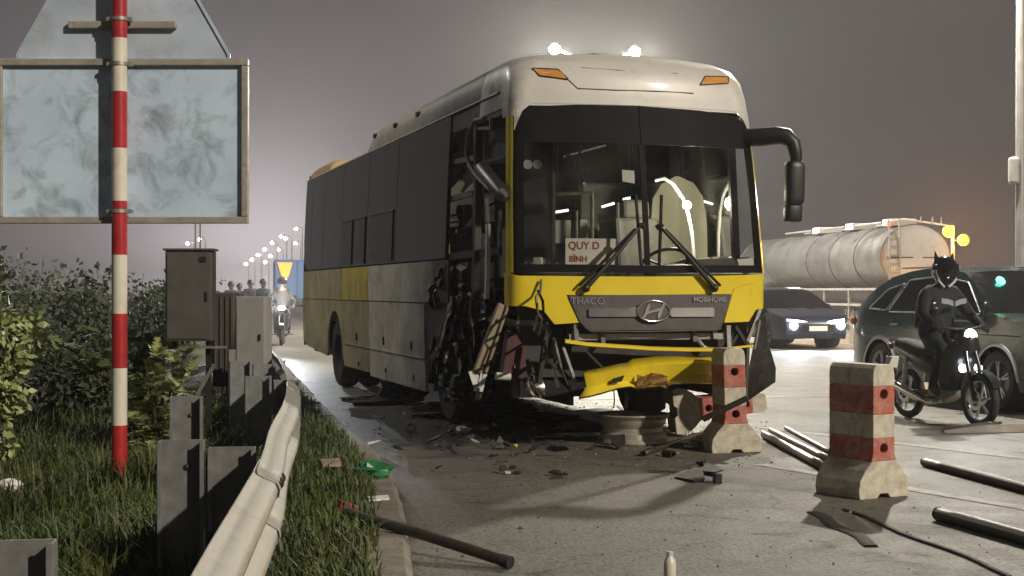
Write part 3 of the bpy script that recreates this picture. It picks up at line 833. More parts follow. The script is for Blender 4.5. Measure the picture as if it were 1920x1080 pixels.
def seat(x, v, mat, hz=1.0):
    m = MB(); m.box((x, v, hz + .42), (.5, .5, .14)); m.box((x, v + .25, hz + .80), (.5, .14, .70), Matrix.Rotation(R(-8), 3, 'X')); m.box((x, v + .31, hz + 1.24), (.30, .11, .20), Matrix.Rotation(R(-8), 3, 'X'))
    m.box((x, v, hz + .2), (.3, .3, .34))
    m.build('seat', mat, bus, bevel=.04)
seat(1.9, 1.62, MT['cabin_grey'])
# bunk frames with pale bedding down the aisle
for row_x in (.38, 1.25, 2.12):
    for v in (3.4, 5.3, 7.2):
        for hz in (1.28, 2.15):
            m = MB(); m.box((row_x, v + .85, hz), (.56, 1.62, .10)); m.box((row_x, v + .10, hz + .26), (.54, .10, .46), Matrix.Rotation(R(24), 3, 'X')); m.build('bunk_mattress', MT['sheet'], bus, bevel=.03)
            m = MB()
            for sx in (-.3, .3):
                m.tube([(row_x + sx, v, 1.0), (row_x + sx, v, 3.05)], .016, 6); m.tube([(row_x + sx, v, hz + .30), (row_x + sx, v + 1.7, hz + .14)], .014, 6)
            m.build('bunk_frame', MT['grey_steel'], bus)
mb = MB(); mb.box((1.25, 6.3, 3.16), (2.2, 9.8, .04)); mb.box((1.25, 1.0, 2.98), (2.1, .9, .22)); mb.build('ceiling_lining', MT['cabin'], bus)
# pale panel and bent tube standing in for glow and streak reflected in the windscreen
q0 = [BINV_I @ at(x, y, 15.2) for x, y in ((1222, 500), (1218, 420), (1222, 372), (1240, 345), (1270, 330), (1310, 326), (1345, 336), (1362, 352), (1364, 420), (1362, 500))]
v0 = q0[0].y
mb = MB(); patch(mb, [(p.x, p.z) for p in q0], lambda a, b, d: Vector((a, v0 + d, b)), .2, 0, .03); mb.build('cabin_glow_panel', MT['glow_panel'], bus)
MB().tube([BINV_I @ at(x, y, 14.6) for x, y in ((1228, 338), (1246, 334), (1262, 345), (1280, 372), (1290, 400), (1298, 440), (1302, 492))], .020, 8).build('reflected_streak_tube', MT['white'], bus, smooth=60)
MB().tube([BINV_I @ at(x, y, 14.7) for x, y in ((1334, 330), (1334, 400), (1334, 495))], .018, 8).build('reflected_streak_tube', MT['galv'], bus, smooth=60)
mb = MB(); mb.box((.30, 2.6, 1.55), (.4, .03, .9)); mb.build('partition', MT['cabin_grey'], bus)
for x0, y0_, x1, y1_ in ((1033, 413, 1072, 456), (1087, 412, 1103, 455), (1119, 402, 1152, 452), (1164, 420, 1186, 470), (1351, 368, 1377, 398), (1351, 403, 1373, 452)):
    a_, b_ = BINV_I @ at(x0, y1_, 15.0), BINV_I @ at(x1, y0_, 15.0)
    MB().box((a_ + b_) / 2, (abs(b_.x - a_.x), .012, abs(b_.z - a_.z))).build('added_bright_pane', MT['sheet'], bus)  # pale panels standing in for bright windows seen through the cabin
m = MB()
for a_, b_ in (((1022, 500), (1022, 364)), ((1022, 364), (1110, 362)), ((1110, 362), (1110, 500)), ((1080, 395), (1080, 500)), ((1158, 380), (1158, 500))): m.tube([BINV_I @ at(*a_, 14.85), BINV_I @ at(*b_, 14.85)], .020, 6)
m.build('cabin_rail', MT['grey_steel'], bus)
for a_, b_ in (((1040, 398), (1066, 394)), ((1128, 388), (1152, 381)), ((1168, 374), (1182, 371))):
    MB().tube([BINV_I @ at(*a_, 15.6), BINV_I @ at(*b_, 15.6)], .014, 8).build('strip_lamp', lamp_mat('cabin strip glow', (1, .97, .88), 2.6), bus)
# added lamp brightening the cabin where a reflection shows in the glass
p = BINV_I @ at(1286, 385, 14.5)
mb = MB(); mb.lathe([(0, 0), (.03, .0), (.045, .012), (.045, .03), (0, .035)], 16, Matrix.Translation(p) @ Matrix.Rotation(R(90), 4, 'X')); cl = mb.build('added_cabin_lamp', lamp_mat('added cabin glow', (1, .95, .78), 14.0), bus, smooth=40)
lamp_light('added_cabin_light', cl, p + Vector((0, -.12, 0)), (1, .93, .72), 60, .08)
# bits on the dash
rd = random.Random(11)
for i in range(9):
    x = rd.uniform(.2, .75); mb = MB(); mb.box((x, rd.uniform(.42, .7), 1.60 + rd.uniform(0, .05)), (rd.uniform(.05, .16), .08, rd.uniform(.05, .14)), Matrix.Rotation(rd.uniform(0, 3), 3, 'Z')); mb.build('dashboard_clutter', [MT['cabin_grey'], MT['sheet'], MT['red_ink'], MT['paper']][i % 4], bus, bevel=.008)

# --- wipers: pivots at mid glass foot, arms splayed outward and down as in the photo
def nose_pt(px, py, d): return FM(*F(px, py), d)
for piv, tip, blade in (((1196, 424), (1096, 540), -1), ((1232, 424), (1334, 540), 1)):
    a, b = nose_pt(*piv, .06), nose_pt(*tip, .05)
    m = MB(); m.tube([a, a.lerp(b, .5) + Vector((0, -.03, 0)), b], [.016, .020, .026], 8)
    off = Vector((.045 * blade, 0, .05)) * -1
    m.tube([a + Vector((-.05 * blade * -1, 0, -.03)), b + Vector((.06 * -blade * -1, -.0, .02))], .014, 6)
    arm = m.build('wiper_arm', MT['black_plastic'], bus, smooth=60)
    m = MB(); m.ball(b, .04, 10, 6); m.build('wiper_pivot', MT['black_plastic'], arm, smooth=60)
    p = nose_pt(piv[0] + 6 * blade, piv[1] - 58, .03); q = nose_pt(piv[0] + (4 if blade < 0 else 2) * 1, piv[1] + 72, .03)
    m = MB(); m.tube([p, (p + q) / 2 + Vector((0, -.012, 0)), q], .012, 6); m.tube([p + Vector((0, .02, 0)), q + Vector((0, .02, 0))], .008, 6)
    m.build('wiper_blade', MT['rubber'], arm)
    m = MB(); m.tube([a + Vector((-.02, -.01, 0)), a + Vector((.02, -.01, .012)), nose_pt(piv[0] + 6 * -blade, piv[1] + 4, .05)], .022, 6); m.build('wiper_joint', MT['black_plastic'], arm, smooth=60)

# --- intact hanging mirror on the far corner
yo, w_, r_ = interp(TAB, 2.75)
base = nose_pt(1404, 258, 0)
dm = (BINV @ base).y
def mp_(px, py, dd=0.0): return BINV_I @ at(px, py, dm + dd)
arm_pts = [base + Vector((-.04, .03, 0)), mp_(1428, 257, -.05), mp_(1455, 254, -.1), mp_(1474, 256, -.12), mp_(1487, 270, -.14), mp_(1492, 290, -.15), mp_(1492, 305, -.15)]
m = MB(); m.tube(arm_pts, [.085, .088, .085, .082, .074, .062, .05], 12); mir = m.build('mirror_arm', MT['black_plastic'], bus, smooth=60)
def shell(c0, c1, w, d, name):
    a, b = mp_(*c0, -.15), mp_(*c1, -.15); L_ = (b - a).length; ax = (b - a).normalized()
    rows = []
    for k, s in ((0, .75), (.05, .94), (.15, 1), (.85, 1), (.95, .94), (1, .75)):
        c = a.lerp(b, k)
        rows.append([c + Vector((w * s * math.copysign(abs(math.cos(t * PI / 8)) ** .6, math.cos(t * PI / 8)), d * s * math.copysign(abs(math.sin(t * PI / 8)) ** .6, math.sin(t * PI / 8)), 0)) for t in range(16)])
    m = MB(); m.grid(rows, True); m.f.append(tuple(range(16))); m.f.append(tuple(80 + j for j in range(16)))
    return m.build(name, MT['black_plastic'], mir, smooth=50)
shell((1490, 303), (1489, 384), .092, .07, 'mirror_housing'); shell((1487, 384), (1486, 416), .086, .065, 'lower_mirror_housing')

# --- broken mirror dangling at the torn corner
def sp(px, py, ins=-.06): v, z = S(px, py, ins); return Vector((CXB - interp(TAB, z)[1] + ins, v, z))
loop = [(908, 222), (890, 226), (878, 250), (874, 285), (880, 310), (893, 330), (918, 355)]
m = MB(); m.tube([sp(*q) for q in loop], .022, 8); bm_ = m.build('broken_mirror_arm', MT['cabin_grey'], bus, smooth=60)
m = MB(); a, b = sp(900, 312, -.08), sp(948, 370, -.08); m.tube([a, a.lerp(b, .1), a.lerp(b, .9), b], [.04, .07, .07, .04], 10); m.build('mirror_housing', MT['black_plastic'], bm_, smooth=60)
m = MB(); m.tube([sp(901, 308, -.10), sp(949, 366, -.10)], .02, 6); m.build('mirror_strut', MT['cabin_grey'], bm_)

# --- torn kerb-side corner: bare ribs, bent sheet, dark bay behind
def rib(pts, w, mat, ins=.02, name='frame_rib'):
    m = MB()
    P = [sp(x, y, ins) for x, y in pts]
    
    for p_, q_ in zip(P, P[1:]): m.bar(p_, q_, w * 1.7, w * 1.3, (1, 0, 0))
    return m.build(name, mat, bus)
rib([(828, 225), (826, 300), (822, 400), (815, 480)], .03, MT['cabin_grey'], .05)
rib([(828, 312), (852, 304), (892, 296)], .03, MT['cabin_grey'], .06)
rib([(827, 379), (852, 372), (888, 362)], .032, MT['cabin_grey'], .06)
rib([(826, 484), (870, 478), (940, 470)], .04, MT['dark_steel'], .06)
rib([(896, 220), (896, 330), (894, 470), (890, 560)], .05, MT['dark_steel'], .03)
rib([(915, 420), (914, 520), (913, 560)], .028, MT['sheet'], -.01, 'door_edge_strip')
rib([(912, 372), (914, 418)], .022, MT['cabin_grey'], -.01)
rib([(938, 395), (936, 470)], .02, MT['cabin_grey'], .05)
rib([(893, 222), (920, 222), (920, 240), (897, 241)], .016, MT['cabin_grey'], -.03, 'bracket')
rib([(905, 305), (925, 300), (948, 294)], .02, MT['dark_steel'], .04)
rib([(870, 385), (872, 420), (868, 470)], .022, MT['pale_pipe'], .18)
for x, y0_, y1_, wv, mt in ((840, 315, 372, .16, 'sheet'), (872, 310, 362, .13, 'sheet'), (842, 250, 290, .2, 'cabin'), (858, 385, 470, .2, 'cabin_grey')):
    v, z0_ = S(x, y1_, .25); _, z1_ = S(x, y0_, .25)
    mb = MB(); rows = []
    for i in range(9):
        k = i / 8; zz = z0_ + (z1_ - z0_) * k; bend = .07 * math.sin(k * 5 + x)
        rows.append([Vector((.32 + bend, v - wv * (.5 + .2 * math.sin(k * 3)), zz)), Vector((.27 + bend * .5, v, zz)), Vector((.33 - bend, v + wv * (.5 - .15 * k), zz))])
    mb.grid(rows).build('exposed_bunk', MT[mt], bus, smooth=60)
for y in (405, 418, 430, 442, 455):
    rib([(842, y), (866, y - 3)], .012, MT['grey_steel'], .22, 'step_bar')
for y in (434, 452):
    v, z = S(853, y, .2); mb = MB(); mb.box((.21, v, z), (.02, .16, .035)); mb.build('step_tread', MT['sheet'], bus)
# door area dark panel
mb = MB(); mb.box((.55, 1.5, 2.1), (.03, 1.9, 2.2)); mb.build('door_well', MT['cabin'], bus)
v, z0_ = S(935, 520); 
mb = MB(); patch(mb, [S(922, 430), S(948, 428), S(948, 520), (S(922, 520))], SM, .2, -.06, .02); mb.build('door_panel', MT['cabin_grey'], bus)
mb = MB(); patch(mb, [S(898, 245), S(944, 236), S(946, 300), S(900, 312)], SM, .2, -.09, .02); mb.build('pillar_panel', MT['torn_steel'], bus)
mb = MB(); patch(mb, [(.62, 3.0), (2.4, 3.02), (2.4, 3.2), (.55, 3.2)], SM, .2, -.01, .02); mb.build('cant_rail', MT['torn_steel'], bus)
# crumpled sheets hanging below the waist
rc = random.Random(5)
def crumple(px, y0_, y1_, wpx, ins, mat, seed):
    r = random.Random(seed); m = MB(); rows = []
    n = 9
    for i in range(n):
        k = i / (n - 1); row = []
        for j in range(5):
            q = (j / 4 - .5) * (1 - .35 * k * r.uniform(.3, 1))
            row.append(sp(px + wpx * q + 6 * math.sin(k * 4 + seed), y0_ + (y1_ - y0_) * k + r.uniform(-3, 3), ins + r.uniform(-.055, .055) + .05 * math.sin(j * 2.1 + seed + k * 3)))
        rows.append(row)
    m.grid(rows)
    m.build('torn_panel', mat, bus, fix=False)
spec_ = [(828, 500, 560, 34, .04, 'torn_steel'), (860, 492, 556, 44, .06, 'torn_steel'), (905, 540, 600, 40, .05, 'torn_steel'), (842, 556, 640, 22, .0, 'grey_steel'), (866, 556, 636, 16, .03, 'torn_steel'), (884, 560, 650, 18, .05, 'grey_steel'),
         (905, 575, 665, 26, .12, 'torn_steel'), (930, 540, 600, 30, .10, 'torn_steel'), (835, 640, 720, 24, -.02, 'torn_steel'), (858, 640, 735, 22, .02, 'grey_steel'), (880, 650, 740, 30, .06, 'torn_steel'), (818, 585, 700, 18, .05, 'dark_steel'), (846, 700, 760, 40, -.06, 'torn_steel'), (900, 690, 750, 34, .0, 'dark_steel'), (930, 640, 730, 26, .16, 'torn_steel'), (815, 520, 580, 18, .0, 'torn_steel')]
for i, (px, ya, yb, wp, ins, mt) in enumerate(spec_): crumple(px, ya, yb, wp, ins, MT[mt], i * 1.7 + 2)
for i in range(16):   # hoses and cables
    x = rc.uniform(822, 1040); y = rc.uniform(520, 640); v = []
    for k in range(6): v.append(sp(x + rc.uniform(-6, 6) + k * rc.uniform(-3, 3), y + k * rc.uniform(14, 22), rc.uniform(.05, .4)))
    v = [p if p.z > .05 else Vector((p.x, p.y, .05)) for p in v]
    MB().tube(v, rc.uniform(.008, .018), 6).build('hose', MT['dark_steel'] if i % 3 else MT['grey_steel'], bus, smooth=60)
# slanting bent strut with a frayed foot
a, b = nose_pt(946, 572, .03), nose_pt(962, 690, .0)
a = BINV_I @ at(944, 572, 12.75); b = BINV_I @ at(897, 700, 12.55)
m = MB(); m.bar(a, b, .11, .05, (0, 1, 0)); m.bar(a + Vector((.03, -.04, 0)), b + Vector((.05, -.04, 0)), .03, .04, (0, 1, 0)); st = m.build('bent_strut', M('rusty tan steel', (.17, .125, .075), .6, .2, var=.3, grime=(.12, .08, .05), gamount=.45, gscale=8), bus, bevel=.01)
for i in range(7):
    p = b + Vector((rc.uniform(-.07, .10), rc.uniform(-.04, .02), rc.uniform(-.02, .06)))
    q = p + Vector((rc.uniform(-.05, .05), rc.uniform(-.05, .05), rc.uniform(-.16, -.06)))
    MB().bar(p, q, rc.uniform(.02, .05), .008, (0, 1, 0)).build('frayed_strip', MT['sheet'], st)
p = BINV_I @ at(930, 705, 12.6); MB().tube([p, p + Vector((.13, 0, -.01))], .035, 10).build('broken_tube', MT['sheet'], bus)
# bent fender lip and black wheel housing under the yellow corner
m = MB(); pts = [BINV_I @ at(x, y, 12.9) for x, y in ((945, 602), (965, 608), (985, 606), (1003, 608), (1022, 616))]
rows = [[p + Vector((0, -.03, .035)), p + Vector((0, -.06, -.01)), p + Vector((0, .08, -.03))] for p in pts]; m.grid(rows).build('fender_lip', MT['galv'], bus, smooth=60)
m = MB(); rows = []
for i in range(15):
    an = PI * (0.02 + .96 * i / 14)
    rows.append([Vector((.06 + o, FW - 1.55 + .0 + .62 * math.cos(an) * .9, .55 + .68 * math.sin(an))) for o in (0, .3, .6)])
m.grid(rows).build('wheel_housing', MT['hole'], bus, smooth=60)
mb = MB(); mb.box((.72, 1.5, .72), (.04, 1.9, .75)); mb.box((.4, 2.3, .7), (.6, .04, .8)); mb.build('inner_wing', MT['dark_steel'], bus)
mb = MB(); mb.box((BINV_I @ at(965, 665, 12.95)), (.22, .10, .42), Matrix.Rotation(R(8), 3, 'Y')); mb.build('battery_box', M('maroon box', (.07, .022, .022), .7, var=.3), bus, bevel=.015)
p = BINV_I @ at(992, 728, 12.75); MB().lathe([(0, 0), (.06, .0), (.10, .05), (.115, .09), (.10, .10), (0, .06)], 18, Matrix.Translation(p) @ Matrix.Rotation(R(70), 4, 'X') @ Matrix.Rotation(R(30), 4, 'Y')).build('smashed_headlamp', MT['chrome'], bus, smooth=50)
# --- front under the grille: cross beams, brackets, yellow bumper remains
def fpt(px, py, d): return BINV_I @ at(px, py, d)
def dfront(px): # depth of the nose at a picture column
    return 12.5 + (px - 955) / 473 * .75
def nb(p, q, w, h, name, mat, off=0.0, **k):
    m = MB(); m.bar(fpt(*p, dfront(p[0]) + off), fpt(*q, dfront(q[0]) + off), w, h); return m.build(name, mat, bus, **k)
nb((1066, 632), (1360, 630), .05, .055, 'bumper_support', MT['galv'], .10)
nb((1058, 622), (1350, 640), .04, .10, 'bumper_support', MT['dark_steel'], .22)
nb((1070, 655), (1356, 668), .05, .08, 'bumper_support', MT['dark_steel'], .2)
for x, y0_, y1_, mt in ((1128, 622, 646, 'grey_steel'), (1300, 620, 640, 'grey_steel'), (1364, 610, 660, 'galv'), (1338, 618, 634, 'galv'), (1078, 608, 640, 'grey_steel')):
    nb((x, y0_), (x + 2, y1_), .05, .04, 'bracket', MT[mt], .06)
m = MB(); m.tube([fpt(x, y, dfront(x) + .08) for x, y in ((1304, 626), (1310, 640), (1318, 650), (1326, 655))], .022, 8); m.build('bracket', MT['galv'], bus)
m = MB()   # thin yellow strip
rows = []
for x, y in ((1058, 640), (1100, 646), (1160, 650), (1220, 654), (1290, 656), (1356, 656)):
    q = fpt(x, y, dfront(x) + .02); rows.append([q + Vector((0, 0, .022)), q + Vector((0, -.03, .014)), q + Vector((0, -.03, -.012)), q + Vector((0, 0, -.02))])
m.grid(rows).build('bumper_strip', MT['yellow'], bus, smooth=40)
nb((1356, 654), (1412, 648), .02, .02, 'bumper_strip', MT['yellow'], .02)
# the buckled bumper beam: upper flange, web, lower flange
top = [(1094, 694), (1120, 691), (1160, 682), (1175, 680), (1186, 673), (1230, 668), (1270, 668), (1310, 670), (1354, 668)]
mid = [(1096, 704), (1120, 702), (1160, 692), (1180, 692), (1190, 688), (1232, 684), (1272, 682), (1310, 681), (1354, 681)]
bot = [(1100, 726), (1122, 723), (1160, 713), (1182, 718), (1192, 722), (1232, 719), (1262, 713), (1310, 703), (1354, 703)]
lip2 = [(1086, 746), (1110, 741), (1160, 727), (1182, 724), (1194, 728), (1234, 724), (1264, 717), (1310, 717), (1354, 717)]
rows = []
for i in range(9):
    d0 = dfront(top[i][0]) - .12 + .10 * math.exp(-((top[i][0] - 1225) / 40) ** 2)
    rows.append([fpt(*top[i], d0 + .10), fpt(*mid[i], d0 + .0), fpt(*bot[i], d0 + .045), fpt(*lip2[i], d0 - .03), fpt(lip2[i][0], lip2[i][1] + 3, d0 + .05)])
m = MB(); m.grid(rows); bp_ = m.build('bumper', MT['yellow'], bus, smooth=35, label='buckled yellow bumper beam hanging loose')
sdf = bp_.modifiers.new('thick', 'SOLIDIFY'); sdf.thickness = .012
q = [fpt(*p, dfront(1150) - .135) for p in ((1142, 721), (1150, 710), (1171, 704), (1166, 715))]
MB().add(q + [p + Vector((0, .02, 0)) for p in q], [(0, 1, 2, 3), (4, 7, 6, 5), (0, 4, 5, 1), (1, 5, 6, 2), (2, 6, 7, 3), (3, 7, 4, 0)]).build('bumper_slot', MT['dark_steel'], bp_)
m = MB(); rows = []
for i, x in enumerate((1194, 1206, 1222, 1238, 1252)):
    rows.append([fpt(x, y + (4 * math.sin(i * 2)), dfront(x) - .10 - .05 * ((k + i) % 2)) for k, y in enumerate((702, 710, 718, 725))])
m.grid(rows).build('rust_patch', M('rust brown patch', (.24, .13, .045), .75, var=.4, scale=20, grime=(.40, .30, .04), gscale=14, gamount=.45), bp_)
# black air bellows, torn wing liner on the far corner
p = fpt(1218, 745, 13.2); MB().lathe([(0, -.13), (.10, -.13), (.145, -.10), (.15, -.02), (.135, 0), (.15, .02), (.15, .10), (.13, .13), (0, .14)], 20, Matrix.Translation(p)).build('air_bellows', MT['rubber'], bus, smooth=50)
fl = [(1436, 590), (1440, 640), (1455, 690), (1454, 716), (1402, 752), (1404, 690), (1414, 640), (1424, 596)]
def flap(a, b, d): q = fpt(a, b, 13.35 + .12 * math.sin(b / 40) + d); return q
m = MB(); patch(m, fl, lambda a, b, d: flap(a, b, d), 18, 0, .012); m.build('wing_liner', MT['rubber'], bus, smooth=60)
nb((1400, 640), (1424, 580), .05, .03, 'bracket', MT['galv'], .10)
nb((1408, 690), (1424, 600), .03, .02, 'bracket', MT['grey_steel'], .05)
nb((1378, 612), (1402, 650), .05, .03, 'bracket', MT['dark_steel'], .12)
m = MB(); m.grid([[fpt(x, y, 13.45), fpt(x + 6, y + 18, 13.4)] for x, y in ((1398, 604), (1408, 590), (1420, 576), (1432, 566))]).build('fender_lip', MT['rubber'], bus)
# struts hanging in the dark wheel bay
for a, b, w, mt in (((1040, 640), (1052, 690), .03, 'grey_steel'), ((1055, 650), (1078, 715), .04, 'galv'), ((1078, 715), (1098, 714), .03, 'dark_steel'), ((1040, 660), (1070, 736), .02, 'dark_steel'), ((1100, 660), (1130, 690), .03, 'dark_steel'), ((1025, 620), (1010, 720), .06, 'dark_steel')):
    nb(a, b, w, w * .6, 'hanging_strut', MT[mt], .08)
mb = MB(); mb.box(fpt(1020, 680, 13.3), (.62, .5, .6)); mb.build('wheel_bay', MT['hole'], bus)
mb = MB(); mb.box(fpt(1230, 662, 13.9), (1.5, .4, .5)); mb.build('front_crossmember', MT['dark_steel'], bus)
for x in (1151, 1172, 1176):
    p = fpt(x, 732, dfront(x)); MB().tube([p, p + Vector((.005, 0, -.09)), p + Vector((-.004, 0, -.16))], .006, 5).build('dangling_wire', MT['dark_steel'], bus)
# placard on the dash
pl = empty('placard', BINV @ Vector((.83, .62, 1.655)), BTH, 'white placard with dark red lettering behind the coach windscreen', 'placard')
MB().box((.0, -.30, .10), (.50, .006, .235)).build('card', MT['paper'], pl)
text_mesh('lettering', 'QUY D', .095, MT['red_ink'], pl, Matrix.Translation((-.075, -.306, .15)) @ Matrix.Rotation(R(90), 4, 'X'), .001, bold=.002)
text_mesh('lettering', 'BÌNH', .075, MT['red_ink'], pl, Matrix.Translation((-.13, -.306, .03)) @ Matrix.Rotation(R(90), 4, 'X'), .001, bold=.002)
# ================================================================== guard rail
rail = empty('guard_rail', (0, 0, 0), 0, 'weathered steel guard rail curving along the left verge beside the coach', 'guard rail')
WPROF = [(.0, .760), (.004, .742), (.030, .728), (.072, .708), (.083, .684), (.078, .660), (.040, .634), (.012, .612), (.012, .588), (.040, .566), (.078, .540), (.083, .516), (.072, .492), (.030, .472), (.004, .458), (.0, .440)]
def rail_pt(y):
    d = Vector((rx(y + .05) - rx(y - .05), .1, 0)).normalized(); n = Vector((d.y, -d.x, 0))
    return Vector((rx(y), y, 0)), d, n
joints = [.8, 5.15, 9.75, 14.0, 18.2, 22.4, 28, 36, 48, 66, 100]
for i in range(len(joints) - 1):
    a, b = joints[i], joints[i + 1] + .30
    n_ = max(8, int((b - a) / .35)) if b < 40 else 12
    rows = []
    for k in range(n_ + 1):
        y = a + (b - a) * k / n_; p, d, n = rail_pt(y)
        off = .0 if k > 0 else 0
        lap = .006 if y - a < .34 else 0.0   # nearer end laps over its neighbour
        lap += .003 * math.sin(y * 2.3 + i)
        rows.append([p + n * (o + lap) + Vector((0, 0, z + .002 * math.sin(y * 1.3 + i * 2))) for o, z in WPROF])
    o = MB().grid(rows).build('rail_beam', MT['rail'], rail, smooth=50)
    sd = o.modifiers.new('thick', 'SOLIDIFY'); sd.thickness = .004; sd.offset = 0
    if a < 24 and i > 0:
        for dy, zz, oo in ((.08, .700, .086), (.08, .524, .090), (.22, .700, .086), (.22, .524, .090), (.15, .60, .02)):
            p, d, n = rail_pt(a + dy); c = p + n * oo + Vector((0, 0, zz))
            m = Matrix.Translation(c) @ n.to_track_quat('Z', 'Y').to_matrix().to_4x4()
            MB().lathe([(.020, 0), (.019, .007), (.010, .013), (0, .015)], 10, m).build('bolt', MT['dark_steel'], o, smooth=40)
def channel(w, dpt, t, z0, z1, name, mat, parent, loc, rz, cap=True):
    """C section post open towards the camera side"""
    m = MB()
    out = [(-w / 2, 0), (-w / 2, -dpt), (-w / 2 + t * 2.2, -dpt), (-w / 2 + t * 2.2, -dpt + t), (-w / 2 + t, -dpt + t), (-w / 2 + t, -t), (w / 2 - t, -t), (w / 2 - t, -dpt + t), (w / 2 - t * 2.2, -dpt + t), (w / 2 - t * 2.2, -dpt), (w / 2, -dpt), (w / 2, 0)]
    m.prism(out, z0, z1, lambda a, b, d: (a, b, d))
    return m.build(name, mat, parent, loc=loc, rz=rz, bevel=.0015)
for D, X, rz, blk in ((3.62, -1.24, .15, False), (6.05, -1.385, .12, True), (8.55, -1.93, .16, False), (10.55, -1.86, .2, True), (12.8, -2.42, .3, True), (15.3, -2.92, .3, True), (18, -3.55, .3, True), (21, -4.25, .3, True), (25, -5.2, .3, True)):
    g = channel(.19, .075, .008, -.05, .775, 'rail_post', MT['post'], rail, (X, D, 0), rz)
    if blk:
        channel(.195, .075, .008, .40, .745, 'spacer_block', MT['post'], rail, (X + .212 * math.cos(rz), D + .212 * math.sin(rz) - .02, 0), rz)
    if D < 9:
        MB().lathe([(.014, 0), (.013, .006), (0, .010)], 8, Matrix.Translation((.02, -.008, .66)) @ Matrix.Rotation(R(90), 4, 'X')).build('bolt', MT['dark_steel'], g)

# ================================================================== striped sign post with the backs of two signs
SD = 9.5
spx = at(224, 545, SD).x
sign = empty('road_sign', (spx, SD, 0), 0, 'red and white banded pole carrying the backs of a triangular and a rectangular sign', 'road sign')
sc_ = SD / FPX
zrow = lambda y: EYE + (HOR - y) * sc_
bands = [(1010, 797, 'red_paint'), (797, 690, 'cream_paint'), (690, 588, 'red_paint'), (588, 478, 'cream_paint'), (478, 377, 'red_paint'), (377, 278, 'cream_paint'), (278, 172, 'red_paint'), (172, 72, 'cream_paint'), (72, -40, 'red_paint'), (-40, -150, 'cream_paint'), (-150, -230, 'red_paint')]
for y0, y1, mt in bands:
    MB().lathe([(.0, zrow(y0)), (.0505, zrow(y0)), (.0505, zrow(y1)), (.0, zrow(y1))], 24).build('pole_band', MT[mt], sign, smooth=40)
HW, HZ0, HZ1 = 232 * sc_, zrow(412), zrow(114)
pz = .07
MB().box((0, pz + .012, (HZ0 + HZ1) / 2), (2 * HW - .03, .006, HZ1 - HZ0 - .03)).build('rectangular_panel', MT['sign_back'], sign)
fr = .045
for a, b, nm in (((-HW, HZ0), (HW, HZ0), 'h'), ((-HW, HZ1), (HW, HZ1), 'h'), ((-HW, HZ0), (-HW, HZ1), 'v'), ((HW, HZ0), (HW, HZ1), 'v')):
    if nm == 'h': c, s_ = (0, pz, a[1]), (2 * HW + fr, .05, fr)
    else: c, s_ = (a[0], pz + .001, (HZ0 + HZ1) / 2), (fr, .05, HZ1 - HZ0 - fr - .002)
    MB().box(c, s_).build('panel_frame', MT['sign_frame'], sign, bevel=.006)
TZ0 = zrow(108); hw3 = 206 * sc_
tri = rounded([(-hw3, TZ0), (hw3, TZ0), (0.0, TZ0 + 2 * hw3 * .88)], .06, 5)
MB().prism(tri, pz + .03, pz + .036).build('triangular_panel', MT['sign_back_clean'], sign)
m = MB(); tl = tri + tri[:1]
for p, q in zip(tl, tl[1:]): m.bar((p[0], pz + .026, p[1]), (q[0], pz + .026, q[1]), .018, .014, (0, 1, 0))
m.build('panel_rim', MT['sign_back_clean'], sign)
for z, w in ((zrow(43), 205 * sc_), (zrow(-150), 110 * sc_)):
    MB().box((0, pz + .006, z), (w, .038, .050)).build('mounting_rail', MT['sign_frame'], sign, bevel=.008)
for z in (zrow(36), zrow(120), zrow(396), zrow(-145)):
    k = MB().lathe([(.0525, z - .012), (.057, z - .012), (.057, z + .012), (.0525, z + .012)], 24, close=True); k.box((.068, .01, z), (.03, .05, .024)); k.box((-.068, .01, z), (.03, .05, .024)); k.build('clamp', MT['galv'], sign, smooth=40)

# ================================================================== roadside cabinets behind the rail
p = at(354, 640, 12.0)
cab = empty('electric_cabinet', (p.x, p.y, 0), R(4), 'tall dark grey cabinet on a steel stand left of the guard rail', 'cabinet')
z0, z1 = zz0, zz1 = EYE + (HOR - 640) * 12 / FPX, EYE + (HOR - 470) * 12 / FPX
MB().box((0, .12, (z0 + z1) / 2), (.385, .26, z1 - z0)).build('body', MT['cabinet'], cab, bevel=.008)
dr = MB().box((0, -.015, (z0 + z1) / 2), (.355, .012, z1 - z0 - .04)).build('door', MT['cabinet'], cab, bevel=.003)
MB().box((.12, -.028, z1 - .07), (.05, .014, .04)).build('label_plate', MT['hole'], dr)
MB().box((.15, -.03, (z0 + z1) / 2), (.018, .02, .08)).build('handle', MT['black_plastic'], dr, bevel=.004)
MB().box((0, .12, z1 + .010), (.42, .30, .018)).build('lid', MT['cabinet'], cab, bevel=.004)
for x in (-.13, .15): MB().box((x, .1, z0 / 2), (.045, .05, z0 - .004)).build('leg', MT['dark_steel'], cab)
MB().bar((-.15, .07, .15), (.20, .07, .78), .04, .03).build('brace', MT['grey_steel'], cab)
MB().box((.14, .02, z0 - .05), (.34, .06, .018)).build('shelf', MT['grey_steel'], cab)
for dx in (-.012, .028): MB().tube([(.04 + dx, .18, z1), (.04 + dx, .18, z1 + .55)], .007, 6).build('conduit', MT['grey_steel'], cab)
p = at(470, 710, 14.0)
cab = empty('electric_cabinet', (p.x, p.y, 0), R(-8), 'pale grey cabinet standing against the guard rail', 'cabinet')
z0, z1 = EYE + (HOR - 708) * 14 / FPX, EYE + (HOR - 556) * 14 / FPX
MB().box((0, .10, (z0 + z1) / 2), (.30, .22, z1 - z0)).build('body', MT['cabinet_pale'], cab, bevel=.008)
d2 = MB().box((0, -.014, (z0 + z1) / 2), (.275, .010, z1 - z0 - .03)).build('door', MT['cabinet_pale'], cab, bevel=.003)
